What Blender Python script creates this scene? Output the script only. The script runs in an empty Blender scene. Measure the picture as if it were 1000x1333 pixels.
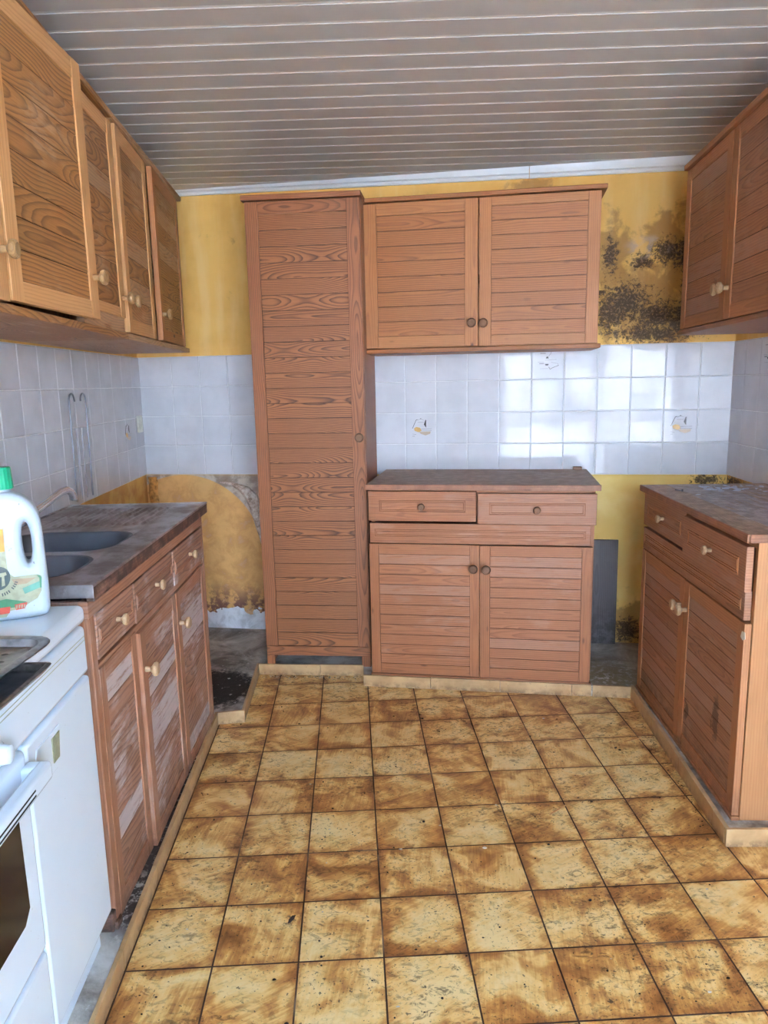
import bpy, bmesh, math, random
from mathutils import Vector, Matrix
random.seed(7)
S = bpy.context.scene
COL = S.collection
R = math.radians

# ------------------------------------------------------------------ camera
YW = -0.0427                      # turn of the room (side walls, floor tiles) against the view
BY = 0.1677                       # turn of the skewed back wall
EYE = 1.33
PITCH, ROLL = 0.1769, -0.0207
cam = bpy.data.cameras.new('camera'); co = bpy.data.objects.new('camera', cam); COL.objects.link(co)
cp, sp, cr, sr = math.cos(PITCH), math.sin(PITCH), math.cos(ROLL), math.sin(ROLL)
fwd = Vector((0, cp, -sp)); rgt = Vector((1, 0, 0)); upv = rgt.cross(fwd)
rx = cr*rgt + sr*upv; ux = -sr*rgt + cr*upv
co.matrix_world = Matrix(((rx.x, ux.x, -fwd.x, 0), (rx.y, ux.y, -fwd.y, 0), (rx.z, ux.z, -fwd.z, EYE), (0, 0, 0, 1)))
cam.sensor_fit = 'VERTICAL'; cam.sensor_height = 36; cam.lens = 946.06/1333*36
cam.clip_start = 0.02
S.camera = co

# ------------------------------------------------------------------ light
w = bpy.data.worlds.new('sky'); S.world = w; w.use_nodes = True
wn = w.node_tree.nodes; wl = w.node_tree.links
bg = wn['Background']; tcw = wn.new('ShaderNodeTexCoord'); sx = wn.new('ShaderNodeSeparateXYZ')
rw = wn.new('ShaderNodeValToRGB'); wl.new(tcw.outputs['Generated'], sx.inputs[0]); wl.new(sx.outputs[2], rw.inputs[0]); wl.new(rw.outputs[0], bg.inputs[0])
rw.color_ramp.elements[0].position = 0.0; rw.color_ramp.elements[0].color = (0.60, 0.80, 1.0, 1)
rw.color_ramp.elements[1].position = 0.7; rw.color_ramp.elements[1].color = (0.30, 0.56, 1.0, 1)
bg.inputs[1].default_value = 15.0
sun = bpy.data.lights.new('sun', 'SUN'); sun.energy = 115; sun.angle = R(1); sun.color = (1, .97, .93)
so = bpy.data.objects.new('sun', sun); COL.objects.link(so); so.rotation_euler = (R(-42), 0, R(12))      # stands behind the house: lights the paving outside, never the room
S.view_settings.view_transform = 'Standard'; S.view_settings.look = 'None'
S.view_settings.gamma = 1; S.view_settings.use_curve_mapping = False
S.view_settings.exposure = 0.9
S.cycles.max_bounces = 10; S.cycles.diffuse_bounces = 6; S.cycles.glossy_bounces = 4

# ------------------------------------------------------------------ frames
TA = Vector((math.cos(YW), -math.sin(YW), 0)); TB = Vector((math.sin(YW), math.cos(YW), 0))
BU = Vector((math.cos(BY), -math.sin(BY), 0)); BN = Vector((math.sin(BY), math.cos(BY), 0)); B0 = Vector((0, 3.5983, 0))
def T(a, b, z=0): return TA*a + TB*b + Vector((0, 0, z))      # room frame: a across, b away from the camera
def B(u, d, z=0): return B0 + BU*u - BN*d + Vector((0, 0, z))  # back wall frame: u along, d distance from it
ZT, ZB = -YW, -BY                                              # their rotations about z
CEIL = 2.262; SLAB = 0.045
def heading(p0, p1): v = p1-p0; return math.atan2(v.y, v.x)

# ------------------------------------------------------------------ node helper
def lin(c):
    return tuple(((x/255/12.92) if x/255 <= .04045 else ((x/255+.055)/1.055)**2.4) for x in c) + (1,)
class NT:
    def __init__(s, name, rough=.6, metal=0, spec=.5):
        s.m = bpy.data.materials.new(name); s.m.use_nodes = True
        s.t = s.m.node_tree; s.n = s.t.nodes; s.l = s.t.links
        s.b = s.n['Principled BSDF']; s.b.inputs['Roughness'].default_value = rough
        s.b.inputs['Metallic'].default_value = metal; s.b.inputs['Specular IOR Level'].default_value = spec
    def put(s, sock, v):
        if hasattr(v, 'is_output'): s.l.new(v, sock)
        elif v is not None:
            if isinstance(v, (tuple, list)) and len(v) == 3 and sock.type == 'RGBA': v = tuple(v)+(1,)
            sock.default_value = v
    def M(s, op, a, b=None, c=None, clamp=False):
        n = s.n.new('ShaderNodeMath'); n.operation = op; n.use_clamp = clamp
        s.put(n.inputs[0], a)
        if b is not None: s.put(n.inputs[1], b)
        if c is not None: s.put(n.inputs[2], c)
        return n.outputs[0]
    def mix(s, f, a, b, mode='MIX'):
        n = s.n.new('ShaderNodeMix'); n.data_type = 'RGBA'; n.blend_type = mode
        s.put(n.inputs[0], f); s.put(n.inputs[6], a); s.put(n.inputs[7], b); return n.outputs[2]
    def ramp(s, v, stops, interp='LINEAR'):
        n = s.n.new('ShaderNodeValToRGB'); s.l.new(v, n.inputs[0]); cr_ = n.color_ramp; cr_.interpolation = interp
        while len(cr_.elements) < len(stops): cr_.elements.new(.5)
        for e, (p, c) in zip(cr_.elements, stops):
            e.position = p; e.color = c if isinstance(c, (tuple, list)) else (c, c, c, 1)
        return n.outputs[0]
    def step(s, v, lo, hi, a=0., b=1.):
        n = s.n.new('ShaderNodeMapRange'); n.interpolation_type = 'SMOOTHSTEP'
        s.put(n.inputs[0], v); n.inputs[1].default_value = lo; n.inputs[2].default_value = hi
        n.inputs[3].default_value = a; n.inputs[4].default_value = b; return n.outputs[0]
    def noise(s, vec, scale=5, detail=3, rough=.55, dist=0, dim='3D', wv=None):
        n = s.n.new('ShaderNodeTexNoise'); n.noise_dimensions = dim
        s.l.new(vec, n.inputs['Vector']); n.inputs['Scale'].default_value = scale; n.inputs['Detail'].default_value = detail
        n.inputs['Roughness'].default_value = rough; n.inputs['Distortion'].default_value = dist
        if wv is not None: s.put(n.inputs['W'], wv)
        return n.outputs['Fac']
    def voro(s, vec, scale, feature='F1', rnd=1):
        n = s.n.new('ShaderNodeTexVoronoi'); n.feature = feature; s.l.new(vec, n.inputs['Vector']); n.inputs['Scale'].default_value = scale
        n.inputs['Randomness'].default_value = rnd; return n.outputs['Distance']
    def comb(s, x, y, z=0.):
        n = s.n.new('ShaderNodeCombineXYZ'); s.put(n.inputs[0], x); s.put(n.inputs[1], y); s.put(n.inputs[2], z); return n.outputs[0]
    def sep(s, v):
        n = s.n.new('ShaderNodeSeparateXYZ'); s.l.new(v, n.inputs[0]); return n.outputs
    def obj(s): return s.n.new('ShaderNodeTexCoord').outputs['Object']
    def pos(s): return s.n.new('ShaderNodeNewGeometry').outputs['Position']
    def uv(s): return s.n.new('ShaderNodeTexCoord').outputs['UV']
    def attr(s, name):
        n = s.n.new('ShaderNodeAttribute'); n.attribute_name = name; return n.outputs['Fac']
    def vscale(s, v, sc):
        n = s.n.new('ShaderNodeVectorMath'); n.operation = 'MULTIPLY'; s.l.new(v, n.inputs[0]); n.inputs[1].default_value = sc; return n.outputs[0]
    def blob(s, x, z, cx, cz, rx_, rz_):
        a = s.M('DIVIDE', s.M('SUBTRACT', x, cx), rx_); b = s.M('DIVIDE', s.M('SUBTRACT', z, cz), rz_)
        d = s.M('SQRT', s.M('ADD', s.M('MULTIPLY', a, a), s.M('MULTIPLY', b, b)))
        return s.M('SUBTRACT', 1., d, clamp=True)
    def bump(s, h, strength=.3, dist=.002):
        n = s.n.new('ShaderNodeBump'); n.inputs['Strength'].default_value = strength; n.inputs['Distance'].default_value = dist
        s.l.new(h, n.inputs['Height']); s.l.new(n.outputs[0], s.b.inputs['Normal'])
    def out(s, col=None, rough=None):
        if col is not None: s.put(s.b.inputs['Base Color'], col)
        if rough is not None: s.put(s.b.inputs['Roughness'], rough)
        return s.m

def plain(name, c, rough=.6, metal=0, var=.08, scale=30):
    t = NT(name, rough, metal); p = t.obj(); c = lin(c)
    f = t.step(t.noise(p, scale, 3), .35, .7)
    return t.out(t.mix(f, c, tuple(x*(1-var*2) for x in c[:3])+(1,)))

def wood(name, light, dark, contrast=.6, ring=.008, wear=0., wearcol=(205, 196, 192), grime=0., grimez=.15, knots=.5, rough=.5, tone=.12, fig=1.0):
    """flat-sawn softwood; uv = metres along / across each board, 'bid' = one number per board"""
    t = NT(name, rough); uv = t.uv(); U, V, _ = t.sep(uv); bid = t.attr('bid'); P = t.pos()
    r1 = t.M('FRACT', t.M('MULTIPLY', bid, 17.31)); r2 = t.M('FRACT', t.M('MULTIPLY', bid, 41.7)); r3 = t.M('FRACT', t.M('MULTIPLY', bid, 93.1))
    seed = t.M('MULTIPLY', bid, 53.)
    n1 = t.noise(t.comb(t.M('MULTIPLY', U, 2.6), t.M('MULTIPLY', V, 9.), seed), 1, 2)
    n2 = t.noise(t.comb(t.M('MULTIPLY', U, 2.2), seed, 3.), 1, 1)
    v0 = t.M('MULTIPLY', t.M('SUBTRACT', r1, .5), .11)
    x = t.M('ADD', t.M('SUBTRACT', V, v0), t.M('MULTIPLY', t.M('SUBTRACT', n1, .5), .02*fig))
    y = t.M('ADD', t.M('MULTIPLY', r2, .02), t.M('MULTIPLY', t.M('SUBTRACT', n2, .45), .16*fig))
    r = t.M('SQRT', t.M('ADD', t.M('MULTIPLY', x, x), t.M('MULTIPLY', y, y)))
    fr = t.M('FRACT', t.M('ADD', t.M('DIVIDE', r, ring), t.M('MULTIPLY', t.noise(t.comb(t.M('MULTIPLY', U, 9.), t.M('MULTIPLY', V, 60.), seed), 1, 2), .5)))
    g = t.ramp(fr, [(0, 0), (.45, .12), (.8, .75), (.9, 1.), (1., 0)])
    fib = t.noise(t.comb(t.M('MULTIPLY', U, 14.), t.M('MULTIPLY', V, 520.), seed), 1, 3)
    L, D = lin(light), lin(dark)
    c = t.mix(t.M('MULTIPLY', g, contrast), L, D)
    c = t.mix(t.M('MULTIPLY', t.step(fib, .4, .75), .3), c, D)
    val = t.M('ADD', 1-tone, t.M('MULTIPLY', r3, 2*tone))
    c = t.mix(1., c, t.comb(val, val, val), 'MULTIPLY')
    if knots:
        kv = t.comb(t.M('MULTIPLY', U, 5.), t.M('ADD', t.M('MULTIPLY', V, 14.), seed), 0.)
        kd = t.voro(kv, 1.0); c = t.mix(t.step(kd, .13, .06, 0., knots), c, lin((62, 34, 22)))
    if wear:
        wv = t.comb(t.M('MULTIPLY', U, 7.), t.M('MULTIPLY', V, 45.), seed)
        m = t.M('MULTIPLY', t.step(t.noise(P, 5, 3), .47, .62), t.step(t.noise(wv, 1, 5, .7), .42, .62))
        m = t.M('MAXIMUM', m, t.M('MULTIPLY', t.step(r1, .74, .76), t.step(t.noise(wv, 1.3, 4, .7), .3, .5)))
        c = t.mix(t.M('MULTIPLY', m, wear), c, lin(wearcol))
    if grime:
        z = t.sep(P)[2]
        m = t.M('MULTIPLY', t.step(z, grimez+.12, .05), t.step(t.noise(P, 22, 5, .7), .35, .6))
        m = t.M('MAXIMUM', m, t.M('MULTIPLY', t.step(t.noise(P, 9, 5, .75), .6, .72), .6))
        c = t.mix(t.M('MULTIPLY', m, grime), c, lin((42, 30, 26)))
    if name == 'pine_dark':
        sx_, sy_, sz_ = t.sep(P)
        yy = t.M('ADD', sy_, t.M('MULTIPLY', t.M('SUBTRACT', t.noise(P, 45, 5, .7), .5), .11))
        m = t.M('MAXIMUM', t.blob(yy, sz_, 2.1, .285, .03, .095), t.blob(yy, sz_, 2.335, .20, .025, .05))
        c = t.mix(t.M('MULTIPLY', t.step(m, .05, .5), .8), c, lin((58, 30, 20)))
    t.bump(t.M('ADD', t.M('MULTIPLY', g, .5), fib), .25, .0006)
    return t.out(c, t.M('ADD', rough-.06, t.M('MULTIPLY', fib, .15)))

def steel(name, c=(120, 118, 120), rough=.32, stain=.6):
    t = NT(name, rough, .9); p = t.obj()
    n = t.noise(p, 9, 5, .65); n2 = t.noise(t.vscale(p, (40, 3, 3)), 1, 3)
    c1 = t.mix(t.M('MULTIPLY', t.step(n, .38, .62), stain), lin(c), lin((126, 108, 100)))
    c1 = t.mix(t.M('MULTIPLY', t.step(t.noise(p, 40, 4, .7), .62, .7), .5*min(1, stain*3)), c1, lin((200, 196, 196)))
    t.bump(n2, .08, .0005)
    return t.out(c1, t.step(n, .3, .7, rough, rough+.3))

M = {}
M['pine_upper'] = wood('pine_upper', (158, 98, 50), (98, 54, 28), 0.65, knots=.3, tone=.05, fig=.5)
M['pine_stile'] = wood('pine_stile', (166, 108, 60), (116, 68, 38), 0.5, knots=.9, tone=.05, fig=.3)
M['pine_tall'] = wood('pine_tall', (156, 98, 58), (80, 44, 24), 1.0, ring=.0065, knots=.15, tone=.07, fig=1.)
M['pine_tall_stile'] = wood('pine_tall_stile', (152, 94, 58), (90, 52, 30), 0.8, knots=.1, tone=.03, fig=.8)
M['pine_base'] = wood('pine_base', (160, 102, 66), (104, 60, 36), 0.55, knots=.3, tone=.05, wear=.08, grime=.12, grimez=.04, fig=.5)
M['pine_base_stile'] = wood('pine_base_stile', (156, 98, 60), (104, 60, 36), 0.5, knots=.8, tone=.05, fig=.3)
M['pine_figured'] = wood('pine_figured', (164, 114, 64), (82, 46, 26), 0.75, ring=.0085, knots=.0, tone=.1, wear=.25, wearcol=(215, 190, 160), fig=1.3)
M['pine_pale'] = wood('pine_pale', (200, 150, 98), (156, 104, 60), 0.45, knots=.2, tone=.04, fig=.4)
M['pine_worn'] = wood('pine_worn', (162, 120, 98), (88, 56, 44), 0.7, ring=.012, knots=.2, tone=.12, wear=.75, wearcol=(206, 196, 198), grime=.6, grimez=.08, fig=1.)
M['pine_worn_stile'] = wood('pine_worn_stile', (164, 114, 86), (104, 66, 46), 0.5, knots=.2, tone=.06, wear=.2, grime=.5, grimez=.05, fig=.4)
M['pine_dark'] = wood('pine_dark', (166, 116, 86), (104, 66, 44), 0.5, knots=.2, tone=.08, wear=.3, wearcol=(176, 150, 138), grime=.7, grimez=.1, fig=.5)
M['pine_dark_stile'] = wood('pine_dark_stile', (176, 120, 80), (120, 74, 46), 0.45, knots=.4, tone=.05, grime=.35, grimez=.05, fig=.3)
M['pine_end'] = wood('pine_end', (170, 120, 78), (142, 94, 58), 0.4, knots=.8, tone=.03, fig=.4)
M['pine_top'] = wood('pine_top', (172, 146, 124), (128, 104, 88), 0.4, knots=.1, tone=.04, wear=.3, grime=.35, grimez=-9, fig=.4, rough=.55)
M['pine_top_dirty'] = wood('pine_top_dirty', (190, 162, 136), (120, 94, 78), .6, knots=.0, tone=.05, wear=.5, wearcol=(190, 196, 214), grime=.45, grimez=-9, fig=.8, rough=.5)
M['pine_edge'] = wood('pine_edge', (160, 110, 82), (110, 68, 50), .4, knots=.5, tone=.03, grime=.3, grimez=-9, fig=.3)
M['sink_edge'] = wood('sink_edge', (138, 100, 84), (76, 54, 46), .6, knots=0, tone=.04, grime=.9, grimez=-9, wear=.3, wearcol=(150, 140, 136), fig=.5, rough=.4)
M['board_grey'] = wood('board_grey', (98, 90, 92), (62, 56, 58), 0.6, knots=0, tone=.03, grime=.8, grimez=.2, fig=.5, rough=.45)
M['groove'] = plain('groove', (66, 38, 24), .8)
M['knob'] = wood('knob', (172, 136, 92), (112, 78, 48), .5, ring=.004, knots=0, tone=.03)
M['knob_dark'] = wood('knob_dark', (112, 76, 50), (66, 42, 28), .5, ring=.004, knots=0, tone=.03)
M['knob_pale'] = wood('knob_pale', (184, 154, 120), (132, 100, 74), .5, ring=.004, knots=0, tone=.03)
M['steel'] = steel('steel', (188, 186, 190), .28, .6)
M['steel_bowl'] = steel('steel_bowl', (100, 105, 116), .34, .0)
M['chrome'] = plain('chrome', (236, 238, 244), .22, .75, .02)
M['dark_metal'] = plain('dark_metal', (92, 84, 84), .35, .8, .2)
M['pewter'] = plain('pewter', (150, 148, 150), .3, .85, .2, 60)
M['black_gap'] = plain('black_gap', (22, 18, 17), .9)
M['white_plastic'] = plain('white_plastic', (226, 222, 208), .4)
M['green_cap'] = plain('green_cap', (22, 158, 118), .35)
M['wire'] = plain('wire', (120, 124, 136), .35, .3, .1)
M['wire_dark'] = plain('wire_dark', (150, 154, 164), .4, .1, .1)

def enamel():
    t = NT('white_enamel', .16); p = t.obj()
    c = t.mix(t.M('MULTIPLY', t.step(t.noise(p, 60, 4, .7), .68, .74), .5), lin((220, 233, 246)), lin((120, 120, 124)))
    c = t.mix(t.M('MULTIPLY', t.step(t.noise(p, 4, 3), .5, .75), .1), c, lin((190, 196, 196)))
    return t.out(c)
M['enamel'] = enamel()
def bottle_mat():
    t = NT('bottle_white', .35); p = t.obj()
    c = t.mix(t.M('MULTIPLY', t.step(t.noise(t.vscale(p, (1, 1, .6)), 55, 4, .75), .66, .7), .8), lin((176, 188, 198)), lin((70, 70, 78)))
    return t.out(c)
M['bottle'] = bottle_mat()
for nm, c_ in (('lab_cream', (160, 162, 134)), ('lab_green', (50, 124, 84)), ('lab_teal', (92, 152, 134)), ('lab_orange', (206, 140, 40)), ('lab_dark', (46, 66, 66)), ('lab_red', (196, 74, 56)), ('lab_ink', (52, 58, 60)), ('lab_buff', (158, 136, 108))):
    M[nm] = plain(nm, c_, .45, 0, .1, 90)

# ------------------------------------------------------------------ mesh helper
class MB:
    def __init__(s): s.v = []; s.f = []; s.uv = []; s.id = []; s.mi = []
    def face(s, pts, uvs, bid, mi=0):
        k = len(s.v); s.v += [tuple(p) for p in pts]; s.f.append(list(range(k, k+len(pts)))); s.uv += uvs; s.id.append(bid); s.mi.append(mi)
    def box(s, x0, x1, y0, y1, z0, z1, g='x', bid=None, mi=0, cham=0.):
        """a board; g is the way its grain runs"""
        bid = random.random() if bid is None else bid
        if min(abs(x1-x0), abs(y1-y0), abs(z1-z0)) < 1e-6: return s
        k = len(s.v); c = [(x, y, z) for z in (z0, z1) for y in (y0, y1) for x in (x0, x1)]
        s.v += c; cx, cy, cz = (x0+x1)/2, (y0+y1)/2, (z0+z1)/2; off = bid*7
        for q in ((0, 1, 5, 4), (1, 3, 7, 5), (3, 2, 6, 7), (2, 0, 4, 6), (4, 5, 7, 6), (2, 3, 1, 0)):
            s.f.append([k+i for i in q]); s.id.append(bid); s.mi.append(mi)
            P = [c[i] for i in q]; var = [len({round(p[a], 7) for p in P}) > 1 for a in range(3)]
            gi = 'xyz'.index(g); ax = [a for a in range(3) if var[a]]
            ce = (cx, cy, cz)
            if gi in ax: oa = [a for a in ax if a != gi][0]; s.uv += [(p[gi]+off, p[oa]-ce[oa]) for p in P]
            else: s.uv += [(p[ax[0]]*.2+off, p[ax[1]]-ce[ax[1]]) for p in P]
        return s
    def quadstrip(s, rings, closed=True, bid=None, mi=0, caps=True):
        bid = random.random() if bid is None else bid; n = len(rings[0]); k = len(s.v)
        for r_ in rings: s.v += [tuple(p) for p in r_]
        for i in range(len(rings)-1):
            for j in range(n if closed else n-1):
                a, b = k+i*n+j, k+i*n+(j+1) % n
                s.f.append([a, b, b+n, a+n]); s.id.append(bid); s.mi.append(mi)
                for q in (a, b, b+n, a+n): p = s.v[q]; s.uv.append((p[2]+bid*7, p[0]))
        if caps and closed:
            for i, rev in ((0, True), (len(rings)-1, False)):
                fc = [k+i*n+j for j in range(n)]
                if rev: fc = fc[::-1]
                s.f.append(fc); s.id.append(bid); s.mi.append(mi)
                for q in fc: p = s.v[q]; s.uv.append((p[0], p[1]))
        return s
    def lathe(s, prof, o=(0, 0, 0), axis='z', n=20, bid=None, mi=0):
        rings = []
        for r_, h in prof:
            rg = []
            for j in range(n):
                a = 2*math.pi*j/n; x, y = r_*math.cos(a), r_*math.sin(a)
                p = {'z': (x, y, h), 'y': (x, -h, y), 'x': (h, x, y)}[axis]
                rg.append((p[0]+o[0], p[1]+o[1], p[2]+o[2]))
            rings.append(rg)
        return s.quadstrip(rings, True, bid, mi)
    def tube(s, pts, r, n=10, bid=None, mi=0):
        pts = [Vector(p) for p in pts]; rings = []; rr = r if isinstance(r, (list, tuple)) else [r]*len(pts); ref = None
        for i, p in enumerate(pts):
            t = (pts[min(i+1, len(pts)-1)]-pts[max(i-1, 0)]).normalized()
            if ref is None: ref = Vector((0, 0, 1)) if abs(t.z) < .9 else Vector((1, 0, 0))
            u = t.cross(ref).normalized(); v_ = u.cross(t); ref = v_
            rings.append([p+(u*math.cos(2*math.pi*j/n)+v_*math.sin(2*math.pi*j/n))*rr[i] for j in range(n)])
        return s.quadstrip(rings, True, bid, mi)
    def prism(s, poly, y0, y1, axes='xz', bid=None, mi=0):
        def P(p, d):
            return {'xz': (p[0], d, p[1]), 'xy': (p[0], p[1], d)}[axes]
        bid = random.random() if bid is None else bid; n = len(poly); k = len(s.v)
        for d in (y0, y1): s.v += [P(p, d) for p in poly]
        for fc in ([k+i for i in range(n)], [k+n+i for i in range(n)][::-1]):
            s.f.append(fc); s.id.append(bid); s.mi.append(mi); s.uv += [(s.v[q][0], s.v[q][2]+s.v[q][1]) for q in fc]
        for i in range(n):
            j = (i+1) % n; fc = [k+i, k+n+i, k+n+j, k+j]; s.f.append(fc); s.id.append(bid); s.mi.append(mi); s.uv += [(s.v[q][0]+s.v[q][1], s.v[q][2]) for q in fc]
        return s
    def build(s, name, mats, parent=None, bevel=0., loc=None, rotz=None, smooth=False, seg=2):
        me = bpy.data.meshes.new(name); me.from_pydata(s.v, [], s.f)
        ul = me.uv_layers.new(name='UVMap'); ul.data.foreach_set('uv', [c for q in s.uv for c in q])
        at = me.attributes.new('bid', 'FLOAT', 'FACE'); at.data.foreach_set('value', s.id)
        me.polygons.foreach_set('material_index', s.mi)
        for m_ in (mats if isinstance(mats, (list, tuple)) else [mats]): me.materials.append(M[m_] if isinstance(m_, str) else m_)
        bm = bmesh.new(); bm.from_mesh(me); bmesh.ops.recalc_face_normals(bm, faces=bm.faces); bm.to_mesh(me); bm.free()
        o = bpy.data.objects.new(name, me); COL.objects.link(o)
        if parent: o.parent = parent
        if loc is not None: o.location = loc
        if rotz is not None: o.rotation_euler = (0, 0, rotz)
        if bevel:
            b = o.modifiers.new('edge', 'BEVEL'); b.width = bevel; b.segments = seg; b.limit_method = 'ANGLE'; b.angle_limit = R(35); b.harden_normals = False
        if smooth:
            for p in me.polygons: p.use_smooth = True
            me.set_sharp_from_angle(angle=R(38))
        return o
def thing(name, label, cat, loc, rotz=0, group=None):
    o = bpy.data.objects.new(name, None); COL.objects.link(o); o.location = loc; o.rotation_euler = (0, 0, rotz)
    o.empty_display_size = .1; o['label'] = label; o['category'] = cat
    if group: o['group'] = group
    return o
def tag(o, label, cat, group=None):
    o['label'] = label; o['category'] = cat
    if group: o['group'] = group
    return o
def struct(o): o['kind'] = 'structure'; return o

# ------------------------------------------------------------------ floor
def floor_mat():
    t = NT('floor_tiles', .22); P = t.obj(); x, y, _ = t.sep(P)
    gx = t.M('DIVIDE', t.M('SUBTRACT', x, .0423), .2); gy = t.M('DIVIDE', t.M('SUBTRACT', y, .0955), .2)
    ix, iy = t.M('FLOOR', gx), t.M('FLOOR', gy); fx, fy = t.M('FRACT', gx), t.M('FRACT', gy)
    wn_ = t.n.new('ShaderNodeTexWhiteNoise'); wn_.noise_dimensions = '2D'; t.l.new(t.comb(ix, iy), wn_.inputs['Vector'])
    rnd = wn_.outputs['Value']; rc = t.sep(wn_.outputs['Color'])
    ex = t.M('MINIMUM', fx, t.M('SUBTRACT', 1., fx)); ey = t.M('MINIMUM', fy, t.M('SUBTRACT', 1., fy)); e = t.M('MINIMUM', ex, ey)
    pv = t.comb(t.M('ADD', x, t.M('MULTIPLY', rc[0], 40.)), t.M('ADD', y, t.M('MULTIPLY', rc[1], 40.)), t.M('MULTIPLY', rnd, 20.))
    # streaky glaze with a direction of its own on each tile
    ang = t.M('ADD', .5, t.M('MULTIPLY', t.M('GREATER_THAN', rc[2], .6), .9)); ca, sa = t.M('COSINE', ang), t.M('SINE', ang)
    px, py, pz = t.sep(pv)
    qx = t.M('ADD', t.M('MULTIPLY', px, ca), t.M('MULTIPLY', py, sa)); qy = t.M('SUBTRACT', t.M('MULTIPLY', py, ca), t.M('MULTIPLY', px, sa))
    streak = t.noise(t.comb(t.M('MULTIPLY', qx, 12.), t.M('MULTIPLY', qy, 150.), pz), 1, 3, .6)
    cloud = t.noise(pv, 9, 4, .6, .6)
    cloud = t.M('ADD', cloud, t.M('MULTIPLY', t.step(e, .16, 0.), .1))
    cloud = t.M('ADD', cloud, t.M('MULTIPLY', t.M('SUBTRACT', streak, .5), .26))
    cloud = t.M('ADD', cloud, t.M('MULTIPLY', t.M('SUBTRACT', rnd, .5), .12))
    c = t.ramp(cloud, [(.34, lin((234, 206, 148))), (.47, lin((228, 190, 122))), (.56, lin((200, 148, 82))), (.68, lin((160, 104, 54))), (.84, lin((116, 72, 38)))])
    # trodden dirt: smears and specks
    d1 = t.M('MULTIPLY', t.step(t.noise(P, 2.1, 4, .6), .36, .6), t.step(t.noise(t.vscale(P, (1, 1.6, 1)), 34, 6, .72, 1.2), .5, .63))
    c = t.mix(t.M('MULTIPLY', d1, .75), c, lin((82, 52, 32)))
    d2 = t.M('MULTIPLY', t.step(t.noise(P, 3.3, 3), .4, .6), t.step(t.noise(P, 130, 3, .6), .605, .64))
    c = t.mix(t.M('MULTIPLY', d2, .8), c, lin((60, 42, 30)))
    c = t.mix(t.M('MULTIPLY', t.step(t.noise(P, 75, 2), .67, .7), .75), c, lin((48, 38, 32)))
    gr = t.step(e, .0125, .0085)
    gcol = t.mix(t.step(t.noise(P, 5, 3), .55, .68), lin((62, 34, 24)), lin((128, 104, 86)))
    c = t.mix(gr, c, gcol)
    t.bump(t.M('ADD', t.M('MULTIPLY', t.M('SUBTRACT', 1., gr), 1.), t.M('MULTIPLY', streak, .12)), .5, .002)
    return t.out(c, t.M('ADD', .3, t.M('MAXIMUM', t.M('MULTIPLY', d1, .3), t.M('MULTIPLY', gr, .5))))
mb = MB(); mb.prism([(-1.3, -1.75), (2.6, -1.75), (2.6, 4.1), (-1.3, 4.1)], -.06, 0, 'xy')
struct(mb.build('floor', floor_mat(), loc=(0, 0, 0), rotz=ZT))

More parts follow.
